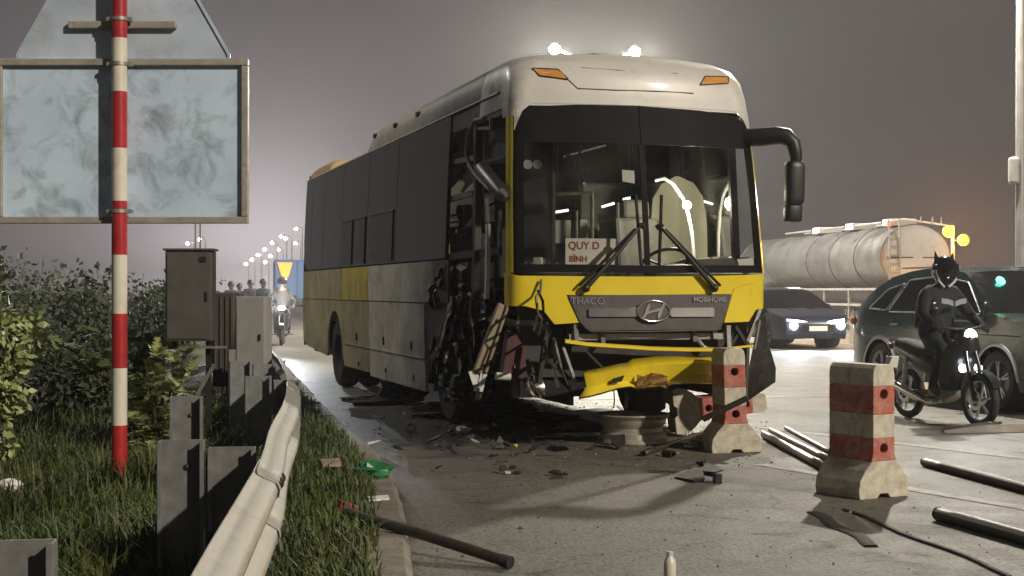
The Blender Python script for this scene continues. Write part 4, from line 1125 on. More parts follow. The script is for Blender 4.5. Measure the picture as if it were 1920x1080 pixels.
MB().box((.10, -.026, (z0 + z1) / 2), (.014, .016, .06)).build('handle', MT['dark_steel'], d2)
MB().box((-.02, .10, z0 - .012), (.33, .25, .02)).build('base_plate', MT['galv'], cab)
for x in (-.03, .05): MB().box((x, .1, (z0 - .02) / 2), (.04, .05, z0 - .03)).build('leg', MT['post'], cab)
p = at(419, 690, 15.6)
cab = empty('equipment_box', (p.x, p.y, 0), R(-3), 'dark ribbed equipment box squeezed between the two cabinets', 'box')
z1 = EYE + (HOR - 548) * 15.6 / FPX
MB().box((0, .12, z1 / 2 + .18), (.25, .24, z1 - .36)).build('body', MT['cabinet'], cab, bevel=.02)
for k in range(4): MB().box((-.09 + .06 * k, -.008, z1 / 2 + .18), (.018, .016, z1 - .46)).build('rib', MT['cabinet'], cab, bevel=.004)
for x in (-.09, .09): MB().box((x, .12, .085), (.04, .05, .18)).build('leg', MT['dark_steel'], cab)

# ================================================================== grass and shrubs
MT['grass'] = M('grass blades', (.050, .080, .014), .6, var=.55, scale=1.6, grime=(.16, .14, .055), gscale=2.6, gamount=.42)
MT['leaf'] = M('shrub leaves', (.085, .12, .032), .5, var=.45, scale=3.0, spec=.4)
MT['leaf_unlit'] = M('unlit shrub leaves', (.034, .046, .022), .7, var=.4, scale=2)  # leaves darkened in colour to read as unlit
MT['leaf_lit'] = M('lit shrub leaves', (.30, .34, .14), .5, var=.35, scale=4, spec=.4)  # leaves lightened in colour to read as lamplit
MT['stem'] = M('woody stem', (.06, .045, .03), .9, var=.3)
def verge_z(x, y):
    t = max(0, kx(y) - .18 - x)
    return .085 + .03 * math.sin(y * 1.7 + t * 3) * min(1, t) + (.03 * math.sin(y * .9) if t > .3 else 0) - (.03 * min(t, 12) if t > 1.5 else 0)
def blades(name, label, spots, seed, hmin, hmax, lean=.5):
    r = random.Random(seed); m = MB(); V = m.v; Fc = m.f
    for x, y in spots:
        h = r.uniform(hmin, hmax); a = r.uniform(0, 2 * PI); w = r.uniform(.0035, .008); b = r.uniform(.1, lean) * h
        ca, sa = math.cos(a), math.sin(a); dx, dy = -sa * w, ca * w; z = verge_z(x, y) - .01
        n = len(V)
        V += [(x - dx, y - dy, z), (x + dx, y + dy, z), (x + ca * b * .35 - dx * .8, y + sa * b * .35 - dy * .8, z + h * .6), (x + ca * b * .35 + dx * .8, y + sa * b * .35 + dy * .8, z + h * .6), (x + ca * b, y + sa * b, z + h * (1 - .25 * b / h))]
        Fc += [(n, n + 1, n + 3, n + 2), (n + 2, n + 3, n + 4)]
    m.build(name, MT['grass'], fix=False, label=label, cat='grass', kind='stuff')
r = random.Random(21)
sp1 = []
while len(sp1) < 11000:
    y = 4.2 + 16 * r.random() ** 1.5; lo, hi = rx(y) + .02, kx(y) - .16
    x = lo + (hi - lo) * (r.random() ** 1.25)
    if math.sin(x * 9 + y * 3) * math.sin(y * 5 - x * 4) + r.random() * 1.6 > .15: sp1.append((x, y))
blades('verge_grass', 'strip of rough grass between the guard rail and the kerb', sp1, 5, .04, .17, .9)
sp2 = []
while len(sp2) < 36000:
    y = 4.5 + 12 * r.random() ** 1.35; lo = -.40 * y - .6; hi = rx(y) - .14
    x = lo + (hi - lo) * r.random()
    if math.sin(x * 5 + y * 2) * math.sin(y * 3.3 - x * 4) + r.random() * 1.7 > .1: sp2.append((x, y))
blades('roadside_grass', 'tall rough grass under the striped sign pole', sp2, 6, .07, .33, .9)

def shrub(name, label, loc, h, rad, nl, mat, seed, group=None, leaf=.06, droop=.3, fern=False, base=.25):
    r = random.Random(seed); root = empty(name, loc, 0, label, 'shrub', group)
    st = MB(); lv = MB()
    tips = []
    for i in range(11):
        a = r.uniform(0, 2 * PI); e = r.uniform(.15, 1.0)
        tip = Vector((math.cos(a) * rad * e, math.sin(a) * rad * e, h * (1 - .45 * e * e) * r.uniform(.75, 1.05)))
        mid = Vector((tip.x * .35, tip.y * .35, tip.z * .55))
        pts = [Vector((math.cos(a) * .03, math.sin(a) * .03, 0)), mid, tip]
        st.tube(pts, [.016, .011, .004], 5); tips.append((pts, r.random()))
    clumps = []
    for pts, q in tips:
        for k in range(7):
            t = base + (1 - base) * r.random()
            c = pts[0].lerp(pts[1], t * 2) if t < .5 else pts[1].lerp(pts[2], t * 2 - 1)
            clumps.append((c + Vector((r.uniform(-1, 1), r.uniform(-1, 1), r.uniform(-.7, .7))) * rad * .22, r.uniform(.08, .20) * rad * 1.2))
    per = max(1, nl // len(clumps))
    for c, cr_ in clumps:
        if fern:
            ax = Vector((r.uniform(-1, 1), r.uniform(-1, 1), r.uniform(.0, .8))).normalized()
            for f_ in range(3):
                ax2 = (ax + Vector((r.uniform(-.7, .7), r.uniform(-.7, .7), r.uniform(-.3, .3)))).normalized()
                side = ax2.cross(Vector((0, 0, 1))).normalized()
                L_ = cr_ * 2.6
                for k in range(9):
                    t = k / 9; b = c + ax2 * L_ * t + Vector((0, 0, -droop * L_ * t * t)); ll = leaf * 1.2 * (1 - .6 * t)
                    for s in (-1, 1):
                        tp = b + side * s * ll + ax2 * ll * .5 + Vector((0, 0, r.uniform(-.3, .1) * ll)); w = ax2 * ll * .22
                        lv.add([b - w, b + w, tp + w * .2], [(0, 1, 2)])
            continue
        for k in range(per):
            o = Vector((r.gauss(0, 1), r.gauss(0, 1), r.gauss(0, .8))) * cr_ * .7
            d = (o.normalized() + Vector((0, 0, -droop)) + Vector((r.uniform(-.6, .6), r.uniform(-.6, .6), r.uniform(-.5, .5)))).normalized()
            s = d.cross(Vector((r.uniform(-1, 1), r.uniform(-1, 1), r.uniform(-1, 1)))).normalized()
            l = leaf * r.uniform(.6, 1.3); w = l * .28; b = c + o
            lv.add([b, b + d * l * .5 + s * w, b + d * l, b + d * l * .5 - s * w], [(0, 1, 2, 3)])
    st.build('stem', MT['stem'], root); lv.build('foliage', mat, root, fix=False)
    return root
def G0(px, depth): return Vector(((px - 960) / FPX * depth, depth, 0))
shrub('shrub', 'leafy shrub with leaves coloured as lamplit at the left edge of the verge', G0(0, 10.2) + Vector((-.05, 0, -.05)), 1.72, .52, 3000, MT['leaf_lit'], 3, leaf=.075)
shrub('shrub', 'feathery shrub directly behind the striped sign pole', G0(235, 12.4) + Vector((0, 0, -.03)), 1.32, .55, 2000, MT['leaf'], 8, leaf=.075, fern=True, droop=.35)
shrub('shrub', 'feathery shrub against the legs of the dark cabinet', G0(300, 11.4) + Vector((0, 0, -.03)), 1.05, .42, 1500, MT['leaf_lit'], 9, leaf=.06, fern=True, droop=.35)
shrub('shrub', 'low leafy shrub in shade between the bright shrub and the sign pole', G0(130, 14.5) + Vector((0, 0, -.1)), 1.1, .6, 1800, MT['leaf_unlit'], 12, leaf=.08)
for i, (px, d, h, rad, lab) in enumerate(((150, 21, 2.35, 1.0, 'tall dark bush rising behind the shrubs left of the pole'), (60, 24, 2.2, 1.2, 'dark bush far left behind the shrub coloured as lamplit'), (275, 24, 1.95, 1.0, 'dark bush just right of the striped pole'), (215, 30, 2.2, 1.3, 'distant dark bush partly hidden by the striped pole'), (330, 34, 1.95, 1.3, 'distant dark bush beside the dark cabinet'), (-10, 32, 2.6, 1.6, 'distant dark bush at the left picture edge'))):
    shrub('bush', lab, G0(px, d) + Vector((0, 0, -.25)), h, rad, 2200, MT['leaf_unlit'], 30 + i, group='dark bushes behind the verge', leaf=.11)
# ================================================================== concrete barrier posts
def clip_band(poly, z0, z1):
    def cut(P, keep, z):
        out = []
        for i in range(len(P)):
            a, b = P[i], P[(i + 1) % len(P)]
            if keep(a): out.append(a)
            if keep(a) != keep(b):
                t = (z - a[1]) / (b[1] - a[1]); out.append((a[0] + (b[0] - a[0]) * t, z))
        return out
    P = cut(poly, lambda p: p[1] >= z0 - 1e-9, z0) if z0 > 0 else poly
    return cut(P, lambda p: p[1] <= z1 + 1e-9, z1)
def holed_prism(poly, hz, r, d0, d1):
    """extrude an outline with one round hole through it: two halves with half-round notches, welded"""
    bm = bmesh.new()
    for s in (-1, 1):
        half = []
        n = len(poly)
        for i in range(n):
            a, b = poly[i], poly[(i + 1) % n]
            if a[0] * s >= 0: half.append(a)
            if a[0] * b[0] < 0: t = a[0] / (a[0] - b[0]); half.append((0.0, a[1] + (b[1] - a[1]) * t))
        out = []
        for i in range(len(half)):
            a, b = half[i], half[(i + 1) % len(half)]
            out.append(a)
            if abs(a[0]) < 1e-9 and abs(b[0]) < 1e-9 and (a[1] - hz) * (b[1] - hz) < 0:
                up = 1 if b[1] > a[1] else -1
                out += [(s * r * math.sin(PI * k / 10), hz - up * r * math.cos(PI * k / 10)) for k in range(11)]
        m = len(out); f = [bm.verts.new((x, d0, z)) for x, z in out]; g = [bm.verts.new((x, d1, z)) for x, z in out]
        bm.faces.new(f); bm.faces.new(g[::-1])
        for i in range(m):
            k = (i + 1) % m
            if abs(out[i][0]) < 1e-6 and abs(out[k][0]) < 1e-6: continue
            bm.faces.new((f[i], f[k], g[k], g[i]))
    bmesh.ops.remove_doubles(bm, verts=bm.verts, dist=1e-5); bmesh.ops.recalc_face_normals(bm, faces=bm.faces)
    bm.verts.index_update(); mb = MB(); mb.v = [tuple(v.co) for v in bm.verts]; mb.f = [tuple(v.index for v in f.verts) for f in bm.faces]; bm.free()
    return mb
BONE = [(-.06, 0), (-.215, 0), (-.222, .05), (-.212, .12), (-.165, .19), (-.112, .245), (-.096, .31), (-.096, .835), (-.088, .875), (-.065, .90), (.065, .90), (.088, .875), (.096, .835), (.096, .31), (.112, .245), (.165, .19), (.212, .12), (.222, .05), (.215, 0), (.06, 0), (.035, .03), (-.035, .03)]
def barrier_post(label, loc, rot):
    o = empty('barrier_post', loc, 0, label, 'barrier', 'concrete posts knocked out of the road barrier'); o.rotation_euler = rot
    dp = .44
    rr = random.Random(int(loc[0] * 100))
    for z0, z1, mt in ((0, .25, 'concrete_white'), (.25, .405, 'concrete_red'), (.405, .565, 'concrete_white'), (.565, .755, 'concrete_red'), (.755, .90, 'concrete_white')):
        q = clip_band(BONE, z0, z1)
        hs = [hz for hz in (.335, .70) if z0 < hz < z1]
        b = (holed_prism(q, hs[0], .034, 0, dp) if hs else MB().prism(q, 0, dp)).build('painted_band', MT[mt], o)
        bv = b.modifiers.new('bevel', 'BEVEL'); bv.width = .006; bv.segments = 2; bv.limit_method = 'ANGLE'; bv.angle_limit = R(60)
    for hz in (.335, .70): MB().tube([(0, .20, hz), (0, .24, hz)], .0365, 14).build('hole_plug', MT['hole'], o)
    return o
bpA = barrier_post('red and white concrete barrier post standing alone nearest the camera on the right', ((1652 - 960) / FPX * 9.8, 9.72, 0), (0, 0, R(29)))
bpB = barrier_post('red and white concrete barrier post standing against the coach bumper', ((1381 - 960) / FPX * 12.45, 12.42, 0), (R(-1), R(-1.5), R(6)))
bpC = barrier_post('red and white concrete barrier post lying on its side under the coach', (1.55, 13.75, .24), (0, R(84), R(4)))

# ================================================================== loose rim, pipes and scraps
def rim_obj():
    o = empty('wheel_rim', ground(1192, 836) + Vector((0, .33, 0)), 0, 'bare steel wheel rim lying flat on the road before the bumper', 'wheel rim'); o.scale = (1.07, 1.07, 1.07)
    pr = [(.285, .012), (.312, .0), (.318, .012), (.305, .030), (.288, .045), (.283, .085), (.262, .10), (.258, .135), (.283, .165), (.288, .205), (.305, .222), (.320, .238), (.312, .25), (.296, .246), (.276, .215), (.270, .17), (.245, .138), (.247, .10), (.27, .08), (.274, .045)]
    MB().lathe(pr, 48, close=True).build('barrel', MT['rim'], o, smooth=35)
    MB().lathe([(.26, .12), (.20, .15), (.13, .15), (.13, .135), (.20, .135), (.258, .105)], 40, close=True).build('disc', MT['rim'], o, smooth=35)
    for k in range(10):
        a = k * PI / 5; MB().lathe([(.014, .0), (.014, .012), (0, .012)], 8, Matrix.Translation((.165 * math.cos(a), .165 * math.sin(a), .15))).build('bolt_hole', MT['hole'], o)
    return o
rim_obj()
def pipe(label, p0, p1, r, mat, bend=0.0, name='pipe', group='barrier pipes strewn over the road', z=None, hollow=True):
    a, b = ground(*p0), ground(*p1); zz = r if z is None else z
    a.z = zz; b.z = zz; m = (a + b) / 2
    d = (b - a).normalized(); n = Vector((-d.y, d.x, 0))
    pts = [a - m + n * bend * math.sin(PI * k / 6) * (b - a).length for k in range(0)] or [(a + (b - a) * (k / 6)) - m + n * bend * math.sin(PI * k / 6) * (b - a).length for k in range(7)]
    o = empty(name, m, 0, label, 'pipe', group)
    MB().tube(pts, r, 14, False).build('tube', mat, o, smooth=60).modifiers.new('thick', 'SOLIDIFY').thickness = .006
    dd = (pts[1] - pts[0]).normalized()
    for p, s in ((pts[0], -1), (pts[-1], 1)):
        mt = Matrix.Translation(p + dd * .004 * s) @ (dd * s).to_track_quat('Z', 'Y').to_matrix().to_4x4()
        MB().lathe([(r * 1.06, -.012), (r * 1.06, .0), (r * .74, .0), (r * .74, -.05), (0, -.05)], 14, mt).build('pipe_end', MT['dark_steel'], o, smooth=40)
    return o
def lifted(px, py, z):
    d = FPX * (EYE - z) / (py - HOR); return Vector(((px - 960) / FPX * d, d, z))
a, b = lifted(648, 962, .17), lifted(954, 1054, .032)
o = empty('pipe', (a + b) / 2, 0, 'long dark pipe lying across the kerb in the left foreground', 'pipe', 'barrier pipes strewn over the road')
MB().tube([a - (a + b) / 2, Vector((.0, .0, .01)), b - (a + b) / 2], .030, 14).build('tube', MT['pipe'], o, smooth=60)
MB().tube([b - (a + b) / 2 - (b - a).normalized() * .05, b - (a + b) / 2 + (b - a).normalized() * .012], .033, 14).build('pipe_end', MT['rubber'], o, smooth=40)
pipe('thick bright pipe, nearest of the three between the barrier posts', (1434, 822), (1546, 884), .036, MT['pale_pipe'])
pipe('middle pipe of the three lying between the barrier posts', (1446, 812), (1556, 868), .026, MT['pale_pipe'])
pipe('thin pipe, farthest of the three between the barrier posts', (1474, 806), (1566, 856), .020, MT['pale_pipe'])
pipe('dark pipe at the right edge beyond the standing barrier post', (1734, 874), (1990, 944), .036, MT['pipe'])
pipe('dark pipe in the lower right corner', (1760, 976), (1990, 1042), .042, MT['pipe'])
pipe('short dark pipe stub lying by the wheel rim', (1246, 856), (1262, 858), .03, MT['pipe'])
o = pipe('dark bar propped beside the wheel rim', (1206, 856), (1330, 812), .024, MT['pipe'])
# bar stuck through the leaning post's hole
a, b = at(1318, 786, 12.35), at(1402, 746, 12.25)
o = empty('pipe', (a + b) / 2, 0, 'dark pipe poking out of the lower hole of the post at the bumper', 'pipe', 'barrier pipes strewn over the road')
MB().tube([a - (a + b) / 2, b - (a + b) / 2], .026, 12).build('tube', MT['pipe'], o, smooth=60)
# flattened plank-like beam by the motorcycle
a, b = ground(1768, 812), ground(2000, 806)
o = empty('steel_beam', (a + b) / 2, 0, 'flattened steel beam on the road below the motorcycle', 'beam')
rows = []
for k in range(11):
    t = k / 10; c = a.lerp(b, t) - (a + b) / 2; w = .06 + .06 * min(1, t * 2.5); h = .03 + .05 * min(1, t * 3)
    rows.append([c + Vector((0, -w, .004)), c + Vector((0, -w * .8, h)), c + Vector((0, w * .8, h + .012)), c + Vector((0, w, .004))])
mb = MB(); mb.grid(rows, True); mb.f.append((0, 1, 2, 3)); mb.f.append((40, 41, 42, 43)); mb.build('beam', MT['pipe'], o, smooth=40)
# thin dark line and flat dark strip laid near the lone post
def flat_strip(name, label, p0, p1, w, h, mat, cat):
    a, b = ground(*p0), ground(*p1); m = (a + b) / 2
    mb = MB(); n = (b - a).normalized(); s = Vector((-n.y, n.x, 0)) * w / 2; rows = []
    for k in range(13):
        c = a.lerp(b, k / 12) - m + s.normalized() * .02 * math.sin(k * .9); rows.append([c - s + Vector((0, 0, .002)), c - s * .8 + Vector((0, 0, h)), c + s * .8 + Vector((0, 0, h)), c + s + Vector((0, 0, .002))])
    return mb.grid(rows).build(name, mat, None, smooth=50, label=label, cat=cat, loc=m)
flat_strip('dark_strip', 'flat dark strip laid on the road before the lone barrier post', (1524, 962), (1640, 1026), .085, .012, MT['rubber'], 'road strip')
flat_strip('dark_line', 'thin dark line trailing to the lower right corner', (1583, 957), (1900, 1084), .030, .014, MT['rubber'], 'dark_line')
# dark plastic shard with an arrow outline
def slab(name, label, pts, h, mat, cat, z=.004, group=None, tilt=0):
    P = [ground(*p) for p in pts]; c = sum(P, Vector()) / len(P)
    mb = MB(); n = len(P); rr = random.Random(len(label) + n)
    vs = [(p.x - c.x, p.y - c.y, .002 + tilt * (p.x - c.x) + (rr.uniform(0, .02) if tilt else 0)) for p in P]; vs += [(x, y, z_ + h) for x, y, z_ in vs]
    mb.add(vs, [tuple(range(n)), tuple(range(n, 2 * n))] + [(i, (i + 1) % n, (i + 1) % n + n, i + n) for i in range(n)])
    return mb.build(name, mat, None, label=label, cat=cat, group=group, loc=(c.x, c.y, z))
slab('plastic_shard', 'broken dark plastic panel lying in front of the wheel rim', ((1264, 897), (1290, 886), (1318, 872), (1356, 889), (1340, 893), (1318, 890), (1322, 903), (1300, 906)), .010, MT['cabin'], 'panel', tilt=.05)
p = ground(1345, 906); MB().box((0, 0, .035), (.055, .055, .07)).build('rubber_block', MT['rubber'], None, loc=p, rz=.3, bevel=.006, label='small black rubber block beside the broken plastic panel', cat='block')
# bottle neck standing at the bottom edge
o = empty('plastic_bottle', ground(1256, 1092), 0, 'small pale plastic bottle standing at the bottom edge of the picture', 'bottle')
MB().lathe([(0, .0), (.026, .0), (.030, .01), (.030, .09), (.026, .11), (.014, .125), (.013, .135), (0, .135)], 16).build('bottle_body', MT['cream_paint'], o, smooth=50)
MB().lathe([(.016, .130), (.016, .148), (0, .150)], 14).build('cap', MT['sheet'], o, smooth=50)
# crumpled things
def crumpled(name, label, loc, size, mat, seed, cat, sq=(1, 1, .8), group=None, n=14, k=10, amp=.35):
    r = random.Random(seed); mb = MB(); rows = []
    ph = [r.uniform(0, 6) for _ in range(8)]
    for i in range(k + 1):
        t = PI * i / k; row = []
        for j in range(n):
            a = 2 * PI * j / n
            f = 1 + amp * (math.sin(3 * a + ph[0] + 2 * t) * .4 + math.sin(5 * a + ph[1] - 3 * t) * .3 + math.sin(7 * t + ph[2] + a) * .3 + r.uniform(-.4, .4))
            row.append(Vector((size * f * sq[0] * math.sin(t) * math.cos(a), size * f * sq[1] * math.sin(t) * math.sin(a), max(0.002, size * sq[2] * (1 + f * math.cos(t)) * .6))))
        rows.append(row)
    return mb.grid(rows, True).build(name, mat, None, label=label, cat=cat, group=group, loc=loc)
MT['bag'] = M('thin green plastic bag', (.035, .22, .07), .25, var=.35, scale=14, spec=.6)
MT['bag'].node_tree.nodes['Principled BSDF'].inputs['Transmission Weight'].default_value = .25
MT['foil'] = M('crushed bright foil', (.7, .7, .68), .2, .9, var=.2)
MT['red_scrap'] = M('faded red plastic', (.32, .03, .04), .5, var=.25, scale=12)
MT['tan_scrap'] = M('tan cardboard', (.32, .25, .17), .85, var=.25, scale=8)
gz = lambda px, py: ground(px, py)
crumpled('plastic_bag', 'crumpled green plastic bag on the kerb', gz(697, 925) + Vector((0, 0, .09)), .125, MT['bag'], 2, 'bag', (1, .9, .85), amp=.4)
p = gz(648, 1000); MB().box((0, 0, .06), (.13, .10, .12), Matrix.Rotation(R(20), 3, 'Y')).build('red_box', MT['red_scrap'], None, loc=p + Vector((0, 0, .06)), rz=.5, bevel=.01, label='small crushed red box in the grass by the pipe end', cat='box')
slab('paper_scrap', 'flat white scrap on the kerb beside the green bag', ((690, 968), (728, 965), (730, 972), (692, 975)), .012, MT['paper'], 'scrap', z=.11)
slab('paper_scrap', 'pale scrap in the grass strip beside the green bag', ((600, 908), (636, 905), (640, 918), (604, 920)), .02, MT['tan_scrap'], 'scrap', z=.16)
crumpled('crumpled_cup', 'crumpled white cup in the grass left of the striped pole', Vector((spx - .37, 8.5, .20)), .075, MT['paper'], 9, 'cup', (1, .8, 1.0), n=10, k=7, amp=.2)
crumpled('crumpled_foil', 'crushed shiny foil at the foot of the post by the bumper', gz(1325, 846) + Vector((0, .25, 0)), .17, MT['foil'], 4, 'foil', (1.1, .7, .45), n=18, k=12, amp=.5)
crumpled('torn_sheet', 'crumpled black sheet beneath the torn side of the coach', gz(752, 760) + Vector((0, .3, 0)), .27, MT['rubber'], 14, 'sheet', (1.1, .6, .95), n=16, k=10, amp=.5)
crumpled('torn_sheet', 'heap of blackened torn metal below the open corner of the coach', gz(905, 790) + Vector((0, .5, 0)), .32, MT['torn_steel'], 17, 'sheet', (1.5, .8, .6), n=20, k=12, amp=.6)
crumpled('torn_sheet', 'heap of dark torn lining left of the wheel rim', gz(960, 800) + Vector((0, .3, 0)), .24, MT['torn_steel'], 27, 'sheet', (1.2, .7, .5), n=20, k=12, amp=.6)
crumpled('torn_sheet', 'low heap of black torn trim left of the crumpled sheet', gz(690, 762) + Vector((0, .3, 0)), .22, MT['rubber'], 33, 'sheet', (1.6, .8, .35), n=20, k=12, amp=.6)
crumpled('torn_sheet', 'low black heap between the coach flank and the pinkish ring', gz(830, 786) + Vector((0, .3, 0)), .24, MT['rubber'], 38, 'sheet', (1.5, .8, .40), n=20, k=12, amp=.6)
crumpled('torn_sheet', 'flat black heap under the hanging wheel bay struts', gz(1030, 800) + Vector((0, .5, 0)), .22, MT['torn_steel'], 41, 'sheet', (1.5, .8, .35), n=20, k=12, amp=.6)
p = gz(770, 812); MB().lathe([(.05, 0), (.058, .02), (.05, .045), (.030, .05), (.022, .03), (.03, .0)], 18, Matrix.Translation((0, 0, .05)) @ Matrix.Rotation(R(70), 4, 'X'), close=True).build('broken_roller', M('pinkish plastic', (.42, .24, .20), .5, var=.2), None, smooth=40, loc=p, label='pinkish plastic ring on the road left of the debris', cat='ring')
p = gz(868, 812); crumpled('paper_scrap', 'crumpled white paper among the debris in front of the coach', p, .07, MT['paper'], 6, 'scrap', n=10, k=7)
crumpled('paper_scrap', 'crumpled tan paper in the middle of the debris', gz(908, 808), .06, MT['tan_scrap'], 16, 'scrap', n=10, k=7)
slab('wet_tarpaulin', 'dark plastic sheet spread under the broken bumper', ((1000, 800), (1060, 775), (1130, 770), (1180, 782), (1150, 800), (1090, 812), (1040, 808)), .012, MT['rubber'], 'sheet', tilt=.02)
rs = random.Random(44)
mats = [MT['torn_steel'], MT['rubber'], MT['dark_steel'], MT['grey_steel'], MT['sheet'], MT['galv'], MT['cabin'], MT['yellow'], MT['red_scrap'], MT['tan_scrap']]
for i in range(110):
    px = rs.triangular(640, 1330, 930); py = 775 + 70 * rs.random() ** 1.4 if i < 80 else rs.uniform(830, 900)
    p = ground(px, py); n = rs.choice((3, 4, 5)); s = rs.uniform(.02, .085) * (1 if i % 8 else 1.8)
    pts = [(s * rs.uniform(.5, 1.2) * math.cos(2 * PI * k / n), s * rs.uniform(.3, 1.0) * math.sin(2 * PI * k / n)) for k in range(n)]
    mb = MB(); t = rs.uniform(-.5, .5)
    vs = [(x, y, .006 + abs(t) * s * 1.2 + t * x) for x, y in pts]; vs += [(x, y, z + rs.uniform(.006, .02)) for x, y, z in vs]
    mb.add(vs, [tuple(range(n)), tuple(range(n, 2 * n))] + [(k, (k + 1) % n, (k + 1) % n + n, k + n) for k in range(n)])
    mi = rs.choice((0, 0, 1, 1, 2, 3, 0, 5, 6, 6, 1, 6, 2, 0, 2)) if i % 9 else rs.choice((4, 9, 7, 4))
    word = ['scorched metal', 'black rubber', 'dark steel', 'grey painted', 'white', 'silvery', 'black plastic', 'yellow', 'red', 'tan'][mi]
    zone = 'left of the debris near the kerb' if px < 760 else 'below the torn corner of the coach' if px < 900 else 'before the dark wheel bay' if px < 1040 else 'under the buckled bumper' if px < 1140 else 'beside the wheel rim'
    size = 'large' if s > .11 else 'small' if s > .05 else 'tiny'
    row = 'at the near edge' if py > 828 else 'far in' if py < 792 else 'in the middle'
    mb.build('debris_shard', mats[mi], None, loc=p, rz=rs.uniform(0, 6), label='%s %s shard %s, %s' % (size, word, row, zone), cat='shard', group='shards of wreckage')

# fine rubble: glass crumbs, grit and paint flakes nobody could count
rb = random.Random(91); mb = MB()
for i in range(4200):
    q = rb.random()
    if q < .70: px, py = rb.gauss(930, 130), 752 + abs(rb.gauss(0, 42))
    elif q < .94: px, py = rb.gauss(1240, 110), rb.uniform(790, 880)
    else: px, py = rb.uniform(760, 1900), 790 + 280 * rb.random() ** 1.5
    if py < 600: continue
    p = ground(px, py)
    if p.x < kx(p.y) + .02: continue
    s = rb.uniform(.003, .012) * (1 if rb.random() < .95 else 2.2); a = rb.uniform(0, 6)
    v = [Vector((s * math.cos(a + k * 2.1) * rb.uniform(.6, 1.3), s * math.sin(a + k * 2.1) * rb.uniform(.6, 1.3), .001)) + p for k in range(3)]
    mb.add(v + [p + Vector((rb.uniform(-.3, .3) * s, rb.uniform(-.3, .3) * s, s * rb.uniform(.5, 1.1)))], [(0, 1, 3), (1, 2, 3), (2, 0, 3)])
MT['rubble'] = M('grit and broken glass', (.10, .095, .085), .4, var=.85, scale=9, grime=(.45, .44, .42), gscale=40, gamount=.36)
mb.build('rubble', MT['rubble'], None, fix=False, label='fine grit and broken glass strewn over the road', cat='rubble', kind='stuff')
# ================================================================== cars
MT['car_tint'] = M('dark car window', (.010, .011, .012), .12, var=.2, spec=.5)
MT['teal'] = M('dark teal car paint', (.016, .042, .044), .2, .0, var=.1, scale=2, coat=.6, grime=(.045, .07, .07), gscale=2, gamount=.4)
MT['navy'] = M('dark blue grey car paint', (.035, .042, .065), .3, .3, var=.1, scale=2, coat=.6)
MT['alloy'] = M('alloy wheel', (.42, .43, .45), .3, .8, var=.1)
MT['plate'] = M('number plate', (.75, .75, .72), .5, var=.05)
HEAD = lamp_mat('headlamp glow', (.86, .93, 1.0), 45.0)
DRL = lamp_mat('running lamp glow', (.85, .92, 1.0), 9.0)
def resample(P, n):
    out = []
    for a, b in zip(P, P[1:]):
        for k in range(n): out.append((a[0] + (b[0] - a[0]) * k / n, a[1] + (b[1] - a[1]) * k / n))
    return out + [P[-1]]
def smooth_profile(P, it=2):
    for _ in range(it):
        Q = [P[0]]
        for a, b in zip(P, P[1:]): Q += [(a[0] * .75 + b[0] * .25, a[1] * .75 + b[1] * .25), (a[0] * .25 + b[0] * .75, a[1] * .25 + b[1] * .75)]
        Q.append(P[-1]); P = Q
    return P
